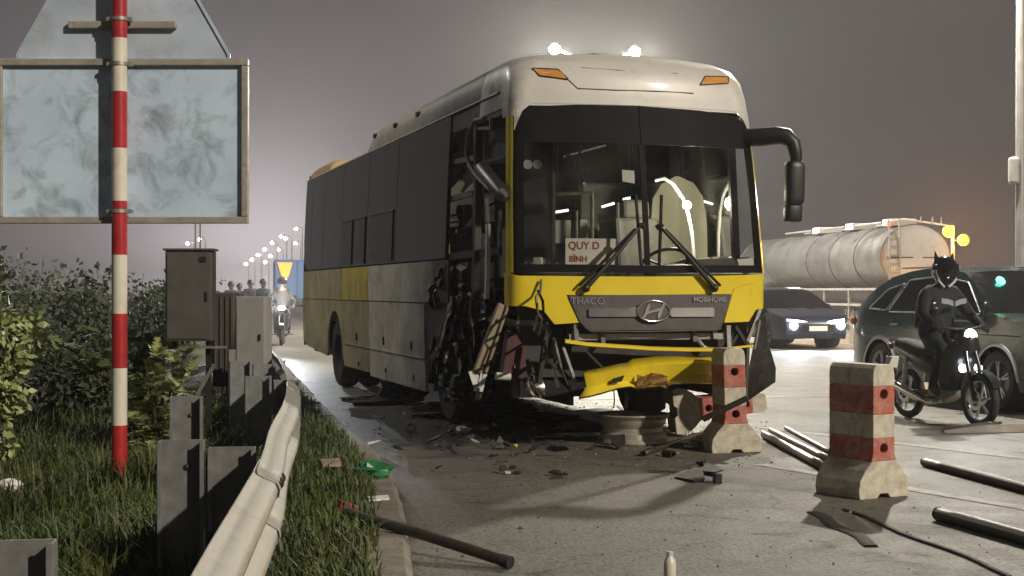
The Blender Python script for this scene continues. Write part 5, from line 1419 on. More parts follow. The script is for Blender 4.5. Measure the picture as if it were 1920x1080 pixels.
def car(name, label, loc, rz, paint, front, glass_f, roof, glass_r, rear, W, belt, wheels, wr, windows, group=None, tuck=1.7, endr=.6):
    o = empty(name, loc, rz, label, 'car', group)
    hw = W / 2
    def yy(x, z):
        y = hw - max(0, z - belt) * .50 - max(0, .45 - z) * .18
        e = max(0, abs(x) - tuck) / endr
        return y - .14 * e * e - (.02 if belt - .04 < z < belt + .0 else 0)
    def strip(P, nm, mat, crown):
        rows = []
        for x, z in P:
            ye = yy(x, z)
            rows.append([Vector((x + crown[0] * (1 - s * s), ye * s, z + crown[1] * (1 - s * s))) for s in (-1, -.97, -.9, -.7, -.4, 0, .4, .7, .9, .97, 1)])
        return MB().grid(rows).build(nm, mat, o, smooth=50)
    strip(front, 'hood', paint, (.05, .02)); strip(glass_f, 'windscreen', MT['car_tint'], (.06, .02)); strip(roof, 'roof', paint, (0, .03)); strip(glass_r, 'rear_window', MT['car_tint'], (-.05, .02)); strip(rear, 'tail', paint, (-.05, .01))
    prof = front + glass_f[1:] + roof[1:] + glass_r[1:] + rear[1:]
    xs = [p[0] for p in prof]
    bot = []
    zb = .24
    for wx in sorted(wheels):
        r = wr + .05
        bot += [(wx - r, zb)] + [(wx + r * math.cos(PI - PI * k / 12), max(zb, wr + r * math.sin(PI * k / 12))) for k in range(1, 12)] + [(wx + r, zb)]
    outline = prof + bot
    for s in (-1, 1):
        mb = MB(); patch(mb, outline, lambda a, b, d: Vector((a, s * (yy(a, b) + d), b)), .14, 0, 0); sd = mb.build('body_side', paint, o, smooth=50)
        for q in windows:
            mb = MB(); patch(mb, rounded(q, .04), lambda a, b, d: Vector((a, s * (yy(a, b) + d), b)), .14, .005, .004); mb.build('side_window', MT['car_tint'], sd, smooth=50)
            rq = rounded(q, .04); rq = rq + rq[:1]
            MB().tube([Vector((a, s * (yy(a, b) + .007), b)) for a, b in rq], .011, 6, False).build('window_trim', MT['alloy'], sd, smooth=60)
        for q in windows[:2]:
            cx_ = sum(p[0] for p in q) / len(q); mb = MB(); mb.box((cx_ - .25, s * (yy(cx_, belt - .12) + .012), belt - .10), (.18, .03, .025)); mb.build('door_handle', MT['alloy'], sd, bevel=.008)
            x0 = min(p[0] for p in q)
            mb = MB(); mb.tube([(x0 - .02, s * (yy(x0, z) + .001), z) for z in (.36, .6, belt - .03)], .005, 4); mb.build('door_gap', MT['hole'], sd)
        mx = windows[0][1][0]
        mb = MB(); mb.ball((max(p[0] for p in windows[0]) - .25, s * (hw + .10), belt + .08), .10, 10, 7, (.6, 1, .75)); mb.build('wing_mirror', paint, sd, smooth=60)
        MB().tube([Vector((a, s * (yy(a, belt - .16) + .002), belt - .16 - .02 * math.sin(a))) for a in (-1.9, -1.2, -.4, .4, 1.2, 1.8)], .008, 6).build('body_crease', paint, sd, smooth=60)
        MB().tube([(x0_, s * (hw * .62), max(p[1] for p in roof) + .015) for x0_ in (roof[0][0] - .25, roof[len(roof) // 2][0], roof[-1][0] + .1)], .014, 6).build('roof_rail', MT['alloy'], sd, smooth=60)
        mb = MB(); mb.box((0, s * (yy(0, .3) - .01), .29), (W * 1.0, .03, .10)); mb.build('sill', MT['black_plastic'], sd)
        for wx in wheels:
            m = Matrix.Translation((wx, s * (hw - .12), wr)) @ Matrix.Rotation(R(-90) * s, 4, 'X')
            t = MB().lathe([(wr * .66, .10), (wr * .93, .11), (wr, .06), (wr, -.10), (wr * .66, -.11)], 32, m).build('tyre', MT['rubber'], o, smooth=40)
            rm = MB().lathe([(wr * .67, .095), (wr * .69, .105), (wr * .62, .085), (wr * .60, -.06), (0, -.07)], 32, m).build('wheel_rim', MT['alloy'], t, smooth=40)
            mb = MB()
            for k in range(5):
                for da in (-.12, .12):
                    a = 2 * PI * k / 5 + .3; mb.bar(m @ Vector((.04 * math.cos(a), .04 * math.sin(a), .07)), m @ Vector((wr * .63 * math.cos(a + da), wr * .63 * math.sin(a + da), .085)), .022, .03, m.to_3x3() @ Vector((0, 0, 1)))
            mb.lathe([(0, .095), (.05, .095), (.06, .07), (.06, .04)], 14, m); mb.build('wheel_spokes', MT['alloy'], t)
            mb = MB(); mb.lathe([(wr * .60, -.10), (wr + .045, -.10), (wr + .045, -.30), (0, -.30)], 20, m); mb.build('wheel_well', MT['hole'], o)
            mb = MB(); rws = [[Vector((wx + rr_ * math.cos(PI * k / 14), s * (yy(wx, wr + rr_ * math.sin(PI * k / 14)) + q_), wr + rr_ * math.sin(PI * k / 14))) for rr_, q_ in ((wr + .045, .012), (wr + .085, .012), (wr + .10, .0))] for k in range(15)]; mb.grid(rws).build('arch_trim', MT['black_plastic'] if name != 'suv' else MT['alloy'], sd, smooth=60)
    mb = MB(); mb.box((0, 0, .34), (W * 2.2, W * .78, .16)); mb.build('underbody', MT['hole'], o)
    return o, yy
# sedan facing the camera with its lamps on
fr = smooth_profile([(2.26, .24), (2.34, .40), (2.33, .62), (2.22, .76), (1.9, .84), (1.25, .96)])
sedan, yy = car('sedan', 'dark sedan with lit headlamps facing the camera, right of the coach', (6.78, 36.6, 0), R(-78), MT['navy'], fr, smooth_profile([(1.25, .96), (.75, 1.22), (.30, 1.40)], 1), smooth_profile([(.30, 1.40), (-.1, 1.45), (-.6, 1.44), (-1.0, 1.38)], 1), smooth_profile([(-1.0, 1.38), (-1.4, 1.20), (-1.75, 1.06)], 1), smooth_profile([(-1.75, 1.06), (-2.2, 1.02), (-2.32, .9), (-2.34, .5), (-2.25, .26)]), 1.84, .92, (1.38, -1.36), .33, [[(.95, .97), (.42, 1.30), (-.30, 1.36), (-.30, .97)], [(-.36, .97), (-.36, 1.36), (-.95, 1.30), (-1.35, .98)]])
for s in (-1, 1):
    def hp(a, b, d): return Vector((2.335 - max(0, b - .58) * .75 + d + .05 * (1 - (a / .78) ** 2), a, b))
    mb = MB(); patch(mb, [(s * .24, .66), (s * .46, .70), (s * .74, .725), (s * .73, .675), (s * .46, .655)], hp, .08, .035, .05); mb.build('running_lamp', DRL, sedan)
    mb = MB(); p = hp(s * .60, .57, .03); mb.lathe([(0, .03), (.085, .02), (.10, -.02), (0, -.04)], 16, Matrix.Translation(p) @ Matrix.Rotation(R(90), 4, 'Y')); h = mb.build('headlamp', HEAD, sedan, smooth=50)
    lamp_light('headlamp_beam', h, p + Vector((.12, 0, 0)), (.68, .84, 1.0), 420, .06, 120, (1, 0, -.10))
mb = MB(); patch(mb, rounded([(-.46, .42), (.46, .42), (.40, .60), (-.40, .60)], .03), hp, .1, .02, .03); mb.build('grille', MT['hole'], sedan)
mb = MB(); mb.box((2.425, 0, .50), (.012, .46, .12)); mb.build('number_plate', MT['plate'], sedan)
# teal car seen from its side, leaving the picture on the right
fr = smooth_profile([(2.28, .26), (2.38, .45), (2.37, .75), (2.26, .93), (1.95, 1.02), (1.20, 1.13)])
suv, yy2 = car('suv', 'dark teal car with alloy wheels behind the motorcycle at the right edge', (6.18, 18.25, 0), R(-75), MT['teal'], fr, smooth_profile([(1.20, 1.13), (.75, 1.40), (.28, 1.62)], 1), smooth_profile([(.28, 1.62), (-.2, 1.69), (-.9, 1.68), (-1.45, 1.58)], 1), smooth_profile([(-1.45, 1.58), (-1.85, 1.38), (-2.12, 1.16)], 1), smooth_profile([(-2.12, 1.16), (-2.30, 1.08), (-2.38, .9), (-2.38, .5), (-2.28, .28)]), 1.88, 1.06, (1.33, -1.33), .355, [[(1.00, 1.12), (.45, 1.50), (-.22, 1.58), (-.22, 1.12)], [(-.30, 1.12), (-.30, 1.58), (-.95, 1.54), (-1.15, 1.12)], [(-1.22, 1.14), (-1.03, 1.50), (-1.40, 1.42), (-1.70, 1.16)]])
for s in (-1, 1):
    mb = MB(); mb.ball((2.22, s * .70, .86), .12, 12, 8, (.5, 1.3, .6)); mb.build('headlamp', MT['clear'], suv, smooth=60)
    mb = MB(); mb.ball((-2.28, s * .78, .98), .10, 12, 8, (.5, .9, .7)); mb.build('tail_lamp', MT['amber'], suv, smooth=60)
p = Vector((.62, -.40, 1.52)); mb = MB(); mb.lathe([(0, .03), (.045, .018), (.06, 0), (.045, -.018), (0, -.03)], 16, Matrix.Translation(p) @ Matrix.Rotation(R(60), 4, 'Y')); gl = mb.build('green_reflection', lamp_mat('green reflection glow', (.05, 1.0, .45), 14.0), suv, smooth=50)  # added glowing lens standing in for a green signal reflected in the glass

# ================================================================== motorcycles and riders
MT['moto_black'] = M('black motorcycle plastic', (.016, .016, .018), .3, var=.2, coat=.4)
def motorcycle(label, loc, rz, lit, group=None):
    o = empty('motorcycle', loc, rz, label, 'motorcycle', group)
    for x in (-.61, .61):
        m = Matrix.Translation((x, 0, .275)) @ Matrix.Rotation(R(90), 4, 'X')
        t = MB().lathe([(.205, -.03), (.245, -.045), (.268, -.03), (.277, 0), (.268, .03), (.245, .045), (.205, .03)], 36, m, close=True).build('tyre', MT['rubber'], o, smooth=60)
        MB().lathe([(.205, -.03), (.212, 0), (.205, .03), (.195, .02), (.195, -.02)], 32, m, close=True).build('wheel_rim', MT['alloy'], t, smooth=40)
        mb = MB()
        for k in range(6): a = k * PI / 3; mb.bar(m @ Vector((.02 * math.cos(a), .02 * math.sin(a), 0)), m @ Vector((.20 * math.cos(a + .25), .20 * math.sin(a + .25), 0)), .024, .022, (0, 1, 0))
        mb.lathe([(0, -.05), (.04, -.05), (.045, 0), (.04, .05), (0, .05)], 14, m); mb.build('wheel_spokes', MT['alloy'], t)
        MB().lathe([(.06, .055), (.10, .055), (.10, .062), (.06, .062)], 20, m, close=True).build('brake_disc', MT['chrome'], t)
    mb = MB()
    for s in (-.07, .07): mb.tube([(.61, s, .275), (.50, s, .62), (.40, s * .6, .95)], [.024, .026, .022], 8)
    mb.build('front_fork', MT['moto_black'], o, smooth=60)
    rows = [[Vector((.61 + .315 * math.cos(a), w, .275 + .315 * math.sin(a))) for w in (-.055, -.03, .03, .055)] for a in [R(28 + 9.5 * k) for k in range(13)]]
    MB().grid(rows).build('front_fender', MT['moto_black'], o, smooth=60)
    # leg shield and nose
    rows = []
    for x, z, w in ((.42, 1.00, .10), (.47, .92, .15), (.46, .80, .19), (.38, .66, .20), (.32, .50, .18), (.28, .36, .12)):
        rows.append([Vector((x - .16, -w, z)), Vector((x - .04, -w * .8, z)), Vector((x + .03, -w * .3, z)), Vector((x + .03, w * .3, z)), Vector((x - .04, w * .8, z)), Vector((x - .16, w, z))])
    MB().grid(rows).build('leg_shield', MT['moto_black'], o, smooth=60)
    rows = []
    for x, z, w, h in ((.26, .45, .05, .10), (.05, .47, .07, .12), (-.15, .60, .12, .14), (-.40, .68, .13, .12), (-.68, .75, .10, .09), (-.88, .80, .04, .04)):
        rows.append([Vector((x, w * math.cos(a * PI / 6), z + h * math.sin(a * PI / 6))) for a in range(12)])
    mb = MB(); mb.grid(rows, True); mb.build('body_fairing', MT['moto_black'], o, smooth=60)
    rows = []
    for x, z, w in ((.08, .74, .09), (-.05, .76, .13), (-.30, .77, .14), (-.50, .82, .13), (-.72, .84, .10)): rows.append([Vector((x, -w, z - .05)), Vector((x, -w, z)), Vector((x, -w * .6, z + .035)), Vector((x, w * .6, z + .035)), Vector((x, w, z)), Vector((x, w, z - .05))])
    MB().grid(rows).build('seat', MT['rubber'], o, smooth=60)
    mb = MB(); mb.lathe([(0, -.13), (.11, -.13), (.12, -.05), (.12, .05), (.11, .13), (0, .13)], 16, Matrix.Translation((.02, 0, .33)) @ Matrix.Rotation(R(90), 4, 'X')); mb.build('engine', MT['grey_steel'], o, smooth=40)
    mb = MB(); mb.tube([(.10, -.10, .24), (-.10, -.12, .20), (-.30, -.13, .26), (-.80, -.14, .40)], [.02, .02, .042, .045], 10); mb.build('exhaust', MT['chrome'], o, smooth=60)
    mb = MB()
    for s in (-.10, .10): mb.bar((-.05, s, .32), (-.61, s, .28), .03, .05)
    mb.build('swing_arm', MT['dark_steel'], o)
    for s in (-.12, .12): mb = MB(); mb.tube([(-.55, s, .30), (-.48, s, .66)], .024, 8); mb.build('rear_shock', MT['alloy'], o, smooth=60)
    mb = MB(); mb.tube([(.26, -.33, 1.03), (.33, -.22, 1.02), (.38, 0, .98), (.33, .22, 1.02), (.26, .33, 1.03)], .014, 8); mb.build('handlebar', MT['dark_steel'], o, smooth=60)
    for s in (-1, 1):
        MB().tube([(.27, s * .33, 1.03), (.315, s * .24, 1.025)], .02, 8).build('grip', MT['rubber'], o, smooth=60)
        k = MB().tube([(.32, s * .22, 1.03), (.30, s * .30, 1.22)], .006, 6).build('mirror_stalk', MT['dark_steel'], o)
        MB().ball((.30, s * .32, 1.25), .06, 12, 8, (.25, 1, .7)).build('mirror', MT['moto_black'], k, smooth=60)
        MB().box((.02, s * .20, .27), (.06, .14, .02)).build('foot_peg', MT['rubber'], o)
    hm = lit[0]
    h = MB().lathe([(0, .03), (.055, .02), (.075, -.01), (.06, -.05), (0, -.06)], 18, Matrix.Translation((.47, 0, .93)) @ Matrix.Rotation(R(85), 4, 'Y')).build('headlamp', hm, o, smooth=50)
    lamp_light('headlamp_beam', h, (.60, 0, .93), (.9, .95, 1), lit[1], .05, lit[3], (1, 0, lit[4]))
    for s in (-1, 1):
        MB().lathe([(0, .02), (.035, .012), (.045, -.02), (0, -.04)], 14, Matrix.Translation((.47, s * .095, .60)) @ Matrix.Rotation(R(85), 4, 'Y')).build('fog_lamp', lit[2], o, smooth=50)
    MB().box((-.88, 0, .78), (.04, .14, .06)).build('tail_lamp', MT['red_paint'], o, bevel=.01)
    MB().box((-.92, 0, .60), (.01, .16, .13), Matrix.Rotation(R(12), 3, 'Y')).build('number_plate', MT['plate'], o)
    return o
FOG = lamp_mat('fog lamp glow', (.88, .94, 1.0), 14.0)
MROT = R(-70)
mloc = (4.585, 15.32, 0)
motorcycle('black motorcycle with three lit front lamps passing the teal car', mloc, MROT, (HEAD, 55, FOG, 140, -.05))
motorcycle('motorcycle with a dazzling headlamp beyond the rear of the coach', (-5.95, 37.3, 0), R(-83), (lamp_mat('far headlamp glow', (1, .97, .82), 600.0), 9000, MT['clear'], 34, .15))

def person(name, label, loc, rz, J, mats, group=None, helmet=None, extra=None, hair=True, bulk=1.0):
    """J: joint positions; one skinned body surface; clothing colours by region"""
    o = empty(name, loc, rz, label, 'person', group)
    bm = bmesh.new(); sk = bm.verts.layers.skin.verify()
    V = {}
    def v(k, p, r):
        q = bm.verts.new(p); q[sk].radius = (r, r); V[k] = q; return q
    P = {k: Vector(p) for k, p in J.items()}
    pel = v('pelvis', P['pelvis'], .125); pel[sk].use_root = True
    v('belly', P['pelvis'].lerp(P['chest'], .5), .125 * bulk); v('chest', P['chest'], .15 * bulk); v('neck', P['neck'], .06)
    hd = P['head']; nk = P['neck']; up = (hd - nk).normalized(); fw = Vector((1, 0, 0))
    v('jaw', nk.lerp(hd, .45) + fw * .015, .075); v('skull', hd, .098); v('crown', hd + up * .085, .075)
    E = [('pelvis', 'belly'), ('belly', 'chest'), ('chest', 'neck'), ('neck', 'jaw'), ('jaw', 'skull'), ('skull', 'crown')]
    for s, q in (('l', 1), ('r', -1)):
        v('sh' + s, P['sh' + s], .075 * bulk); v('el' + s, P['el' + s], .05 * bulk); v('wr' + s, P['wr' + s], .034 * bulk)
        v('hip' + s, P['hip' + s], .10 * bulk); v('kn' + s, P['kn' + s], .066 * bulk); v('an' + s, P['an' + s], .045); v('toe' + s, P['toe' + s], .036)
        v('cf' + s, P['kn' + s].lerp(P['an' + s], .35) + Vector((-.02, 0, 0)), .060)
        d = (P['wr' + s] - P['el' + s]).normalized(); pm = P['wr' + s] + d * .06
        v('palm' + s, pm, .032)
        E += [('chest', 'sh' + s), ('sh' + s, 'el' + s), ('el' + s, 'wr' + s), ('wr' + s, 'palm' + s), ('pelvis', 'hip' + s), ('hip' + s, 'kn' + s), ('kn' + s, 'cf' + s), ('cf' + s, 'an' + s), ('an' + s, 'toe' + s)]
        side = d.cross(Vector((0, 0, 1))).normalized()
        if side.length < .1: side = Vector((0, 1, 0))
        dn = d.cross(side).normalized()
        if dn.z > 0: dn = -dn
        for k, (w, ln) in enumerate(((-.027, .062), (-.009, .072), (.009, .068), (.027, .055))):
            a = pm + d * .03 + side * w
            v('f%d%s' % (k, s), a, .010); v('g%d%s' % (k, s), a + d * ln * .6, .009); v('h%d%s' % (k, s), a + d * ln * .75 + dn * ln * .5, .008)
            E += [('palm' + s, 'f%d%s' % (k, s)), ('f%d%s' % (k, s), 'g%d%s' % (k, s)), ('g%d%s' % (k, s), 'h%d%s' % (k, s))]
        a = P['wr' + s] + d * .04 - side * .036
        v('th' + s, a, .011); v('ti' + s, a + d * .035 - side * .012 + dn * .03, .009); E += [('palm' + s, 'th' + s), ('th' + s, 'ti' + s)]
    for a, b in E: bm.edges.new((V[a], V[b]))
    me = bpy.data.meshes.new('body'); bm.to_mesh(me); bm.free()
    b = bpy.data.objects.new('body', me); COL.objects.link(b)
    m = b.modifiers.new('skin', 'SKIN'); m.use_smooth_shade = True; b.modifiers.new('sub', 'SUBSURF').levels = 1
    b.modifiers['sub'].render_levels = 1
    dg = bpy.context.evaluated_depsgraph_get(); me2 = bpy.data.meshes.new_from_object(b.evaluated_get(dg))
    b.modifiers.clear(); b.data = me2; b.parent = o
    me2.materials.clear()
    for k in ('skin', 'top', 'trousers', 'shoes'): me2.materials.append(mats[k])
    hipz = P['pelvis'].z
    ref = [(P['head'], 0), (nk + up * .05, 0), (P['chest'], 1), (P['pelvis'] + Vector((0, 0, .16)), 1), (P['pelvis'] + Vector((0, 0, -.03)), 2)]
    for s in 'lr':
        for k, i in (('sh', 1), ('el', 1), ('wr', 1), ('hip', 2), ('kn', 2), ('an', 2), ('toe', 3)): ref.append((P[k + s], i))
        ref.append((P['sh' + s].lerp(P['el' + s], .5), 1)); ref.append((P['el' + s].lerp(P['wr' + s], .6), 1)); ref.append((P['hip' + s].lerp(P['kn' + s], .5), 2)); ref.append((P['kn' + s].lerp(P['an' + s], .5), 2))
        d = (P['wr' + s] - P['el' + s]).normalized(); ref.append((P['wr' + s] + d * .08, 0)); ref.append((P['an' + s].lerp(P['toe' + s], .4) + Vector((0, 0, -.02)), 3))
    for f in me2.polygons:
        c = f.center; f.material_index = min(ref, key=lambda q: (q[0] - c).length_squared)[1]; f.use_smooth = True
    # face
    if helmet is None:
        mb = MB(); mb.add([hd + Vector((.095, 0, .02)), hd + Vector((.10, -.016, -.025)), hd + Vector((.10, .016, -.025)), hd + Vector((.125, 0, -.02))], [(0, 1, 3), (0, 3, 2), (1, 2, 3), (0, 2, 1)]); mb.build('nose', mats['skin'], o)
        for s in (-1, 1):
            MB().ball(hd + Vector((.088, s * .032, .018)), .011, 8, 6).build('eye', MT['hair'], o)
            MB().ball(hd + Vector((0, s * .098, -.005)), .026, 8, 6, (.7, .35, 1.1)).build('ear', mats['skin'], o)
        MB().box(hd + Vector((.092, 0, -.052)), (.012, .04, .008)).build('mouth', MT['red_ink'], o)
        if hair:
            rows = []
            for i in range(7):
                t = (PI * .60) * i / 6
                rows.append([hd + Vector((-.012, 0, .035)) + Vector((.113 * math.sin(t) * math.cos(2 * PI * j / 16) * (1 if math.cos(2 * PI * j / 16) < 0 else (1 if i < 5 else .6)), .112 * math.sin(t) * math.sin(2 * PI * j / 16), .118 * math.cos(t) + (.05 if math.cos(2 * PI * j / 16) > .3 and i > 4 else 0))) for j in range(16)])
            MB().grid(rows, True).build('hair', MT['hair'], o, smooth=180)
    return o, P
SEATED = dict(pelvis=(-.16, 0, .93), chest=(-.06, 0, 1.27), neck=(-.01, 0, 1.46), head=(.02, 0, 1.60), shl=(-.05, .19, 1.36), shr=(-.05, -.19, 1.36), ell=(.06, .30, 1.14), elr=(.06, -.30, 1.14), wrl=(.24, .29, 1.05), wrr=(.24, -.29, 1.05), hipl=(-.12, .09, .88), hipr=(-.12, -.09, .88), knl=(.24, .17, .78), knr=(.24, -.17, .78), anl=(.03, .17, .38), anr=(.03, -.17, .38), toel=(.18, .18, .315), toer=(.18, -.18, .315))
dark = dict(skin=MT['cloth_black'], top=MT['cloth_black'], trousers=MT['cloth_black'], shoes=MT['rubber'])
def helmet_on(o, c, mat, ears=True):
    h = MB(); rows = []
    for i in range(11):
        t = PI * .80 * i / 10
        rows.append([Vector(c) + Vector((.150 * math.sin(t) * math.cos(2 * PI * j / 20), .135 * math.sin(t) * math.sin(2 * PI * j / 20), .150 * math.cos(t) + .02)) for j in range(20)])
    h.grid(rows, True); ho = h.build('helmet', mat, o, smooth=180)
    rows = []
    for zz in (-.03, .02, .07):
        rows.append([Vector(c) + Vector((.156 * math.cos(a) * (1 - abs(zz - .02) * .6), .142 * math.sin(a), zz + .01)) for a in [R(-62 + 124 * k / 10) for k in range(11)]])
    MB().grid(rows).build('visor', MT['car_tint'], ho, smooth=180)
    if ears:
        for s in (-1, 1):
            b = Vector(c) + Vector((-.01, s * .085, .115))
            MB().add([b + Vector((.035, -.01 * s, 0)), b + Vector((-.035, -.01 * s, 0)), b + Vector((0, .045 * s, -.02)), b + Vector((0, .035 * s, .115))], [(0, 1, 3), (1, 2, 3), (2, 0, 3), (0, 2, 1)]).build('helmet_ear', mat, ho)
    return ho
rider, P = person('person', 'motorcycle rider in black with a helmet with two pointed ears, riding past the teal car', mloc, MROT, SEATED, dark, helmet=True, bulk=1.28)
MT['helmet'] = M('glossy black helmet', (.014, .014, .016), .18, var=.1, coat=.6)
ho = helmet_on(rider, (.03, 0, 1.60), MT['helmet'])
mb = MB()
for s in (-1, 1):
    rows = [[Vector((.165 + .035 * math.cos(k * .35 - .6), s * (.012 + .036 * k), 1.235 + .012 * k * (1 if k < 3 else .7) + q)) for q in (0, .055)] for k in range(5)]
    MB().grid(rows).build('reflective_strip', MT['reflective'], rider, smooth=60)
for s in (-1, 1): MB().tube([(.06, s * .125, 1.62), (.07, s * .10, 1.50), (.06, s * .03, 1.44)], .012, 6).build('helmet_strap', MT['white'], ho)
MB().box((-.24, 0, 1.18), (.14, .30, .40), Matrix.Rotation(R(14), 3, 'Y')).build('backpack', MT['cloth_black'], rider, bevel=.05)
far_rider, P = person('person', 'rider in dark clothes on the motorcycle with the dazzling headlamp', (-5.95, 37.3, 0), R(-83), SEATED, dict(skin=MT['skin'], top=MT['cloth_grey'], trousers=MT['cloth_black'], shoes=MT['rubber']), helmet=True)
helmet_on(far_rider, (.03, 0, 1.60), M('grey helmet', (.10, .10, .11), .25, var=.1, coat=.4), False)
def standing(h, sway=0.0, arm=0.0):
    k = h / 1.70
    J = dict(pelvis=(0, 0, .93), chest=(.01, 0, 1.28), neck=(.01, 0, 1.45), head=(.035, .01, 1.60), shl=(0, .19, 1.38), shr=(0, -.19, 1.38), ell=(-.03, .25, 1.10), elr=(-.03 + arm * .2, -.25, 1.10), wrl=(.05, .25, .86), wrr=(.05 + arm, -.22, .88 + arm * .9), hipl=(0, .09, .88), hipr=(0, -.09, .88), knl=(.02, .10, .49), knr=(.02, -.11, .49), anl=(-.01, .10 + sway, .085), anr=(-.01, -.12, .085), toel=(.14, .12 + sway, .035), toer=(.14, -.15, .035))
    return {a: tuple(q * k for q in p) for a, p in J.items()}
for px, d, h, rz, col, tr, arm, lab in ((434, 47, 1.66, 100, 'cloth_black', 'cloth_black', .0, 'leftmost onlooker of the group beyond the cabinets, in black'), (449, 51, 1.62, 70, 'cloth_black', 'cloth_navy', .0, 'onlooker in dark clothes half hidden behind the leftmost one'), (470, 48, 1.72, 95, 'cloth_black', 'cloth_black', .12, 'tall onlooker in the middle of the far group'), (493, 44, 1.72, 60, 'cloth_black', 'cloth_black', .15, 'onlooker nearest the dazzling headlamp')):
    person('person', lab, ((px - 960) / FPX * d, d, 0), R(rz), standing(h, .03, arm), dict(skin=MT['skin_silhouette'], top=MT[col], trousers=MT[tr], shoes=MT['rubber']), 'onlookers beyond the cabinets')

# ================================================================== tanker lorry
MT['tank'] = M('polished dirty tank steel', (.20, .20, .198), .32, .6, var=.14, scale=2, grime=(.10, .09, .08), gscale=1.4, gamount=.46)
MT['tank_end'] = M('pale tank end', (.42, .405, .38), .6, var=.08, scale=2, grime=(.36, .31, .25), gscale=2, gamount=.4)
tk = empty('tanker_lorry', ((1716 - 960) / FPX * 47, 47, 0), R(8.5), 'silver tanker lorry seen from behind on the far carriageway', 'lorry')
TZ, TA, TB, TL = 2.50, 1.20, 1.06, 15.0
def tring(v, k=1.0, n=36): return [Vector((TA * k * math.cos(2 * PI * j / n), v, TZ + TB * k * math.sin(2 * PI * j / n))) for j in range(n)]
MB().grid([tring(v) for v in (0, 2, 4, 6, 8, 10, TL)], True).build('tank', MT['tank'], tk, smooth=60)
MB().grid([tring(0, 1.0), tring(-.05, .97), tring(-.14, .8), tring(-.20, .5), tring(-.22, .01)], True).build('tank_end', MT['tank_end'], tk, smooth=60)
for v in (.0, 2.3, 4.6, 6.9, 9.2, 11.5, TL): MB().grid([tring(v - .05, 1.0), tring(v - .05, 1.022), tring(v + .05, 1.022), tring(v + .05, 1.0)], True).build('tank_band', MT['tank'], tk, smooth=40)
MB().box((0, -.205, TZ - .02), (2.1, .02, .04)).build('end_seam', MT['dark_steel'], tk)
ld = MB()
for x in (-.98, -.62): ld.tube([(x, -.22, 1.3), (x, -.26, 2.6), (x, -.16, 3.75)], .025, 6)
ldo = ld.build('ladder', MT['galv'], tk)
for k in range(8): MB().tube([(-.98, -.25, 1.45 + .28 * k), (-.62, -.25, 1.45 + .28 * k)], .018, 6).build('rung', MT['galv'], ldo)
for v in (.9, 4.2, 7.5): MB().box((-.15, v, TZ + TB + .10), (.9, .75, .24)).build('manhole_box', MT['tank_end'], tk, bevel=.03)
for v0, v1 in ((1.4, 3.7), (4.7, 7.0), (8, 11)):
    for x in (-.55, .25): MB().tube([(x, v0, TZ + TB + .12), (x, v1, TZ + TB + .12)], .04, 6).build('walkway_rail', MT['galv'], tk)
MB().tube([(-.9, .3, TZ + TB + .08), (-.3, .2, TZ + TB + .18), (1.0, -.05, TZ + TB - .02), (1.3, -.1, TZ + TB - .10)], .035, 8).build('hose_rail', MT['white'], tk, smooth=60)
for x in (.2, .6, .9): MB().tube([(x, .0, TZ + TB - .02), (x, .0, TZ + TB + .25)], .02, 6).build('handrail_post', MT['galv'], tk)
MB().ball((-.75, .35, TZ + TB + .02), .09, 10, 6).build('roof_lamp', lamp_mat('red lamp glow', (1, .12, .06), 2.5), tk, smooth=60)
for x in (-.55, .55): MB().box((x, TL / 2, 1.22), (.12, TL, .30)).build('chassis_beam', MT['dark_steel'], tk)
for z in (1.45, .92): MB().bar((-1.22, .3, z), (-1.22, 10.5, z), .06, .08).build('side_guard', MT['galv'], tk)
for v in (.3, 2.6, 4.9, 7.2, 9.5): MB().bar((-1.22, v, .45), (-1.22, v, 1.46), .08, .08).build('guard_post', MT['galv'], tk)
MB().box((0, -.05, .62), (2.35, .10, .16)).build('rear_bumper', MT['dark_steel'], tk)
for s in (-1, 1):
    MB().box((s * .95, -.06, .98), (.36, .05, .15)).build('tail_lamp', MT['red_paint'], tk)
    for v in (1.4, 2.8, 13.4):
        m = Matrix.Translation((s * 1.0, v, .5)) @ Matrix.Rotation(R(90) * s, 4, 'Y')
        t = MB().lathe([(.28, .15), (.46, .15), (.50, .09), (.50, -.09), (.46, -.15), (.28, -.15)], 28, m).build('tyre', MT['rubber'], tk, smooth=40)
        MB().lathe([(0, .06), (.12, .06), (.14, .02), (.24, .0), (.29, .14)], 20, m).build('wheel_rim', MT['grey_steel'], t, smooth=40)
MB().box((0, TL + 1.1, 1.75), (2.4, 1.7, 2.3)).build('cab', MT['white'], tk, bevel=.12)
# blue box lorry far down the road behind the coach
bl = empty('box_lorry', ((556 - 960) / FPX * 72, 72, 0), R(10), 'blue box lorry with an orange warning board far behind the coach', 'lorry')
MT['lorry_blue'] = M('blue lorry body', (.05, .11, .24), .5, var=.15)
MB().box((0, 2.5, 1.95), (2.2, 5.0, 2.0)).build('cargo_box', MT['lorry_blue'], bl, bevel=.04)
for s in (-.55, .55): MB().box((s, -.02, 1.95), (1.05, .04, 1.9)).build('rear_door', MT['lorry_blue'], bl, bevel=.02)
MB().box((0, 2.5, .80), (1.0, 5.2, .25)).build('chassis_beam', MT['dark_steel'], bl)
for s in (-.9, .9):
    for v in (1.0, 5.6):
        MB().lathe([(0, .12), (.25, .12), (.42, .12), (.45, .06), (.45, -.12), (0, -.12)], 20, Matrix.Translation((s, v, .45)) @ Matrix.Rotation(R(90), 4, 'Y')).build('tyre', MT['rubber'], bl, smooth=40)
MB().box((0, 6.2, 1.5), (2.0, 1.7, 1.9)).build('cab', MT['lorry_blue'], bl, bevel=.1)
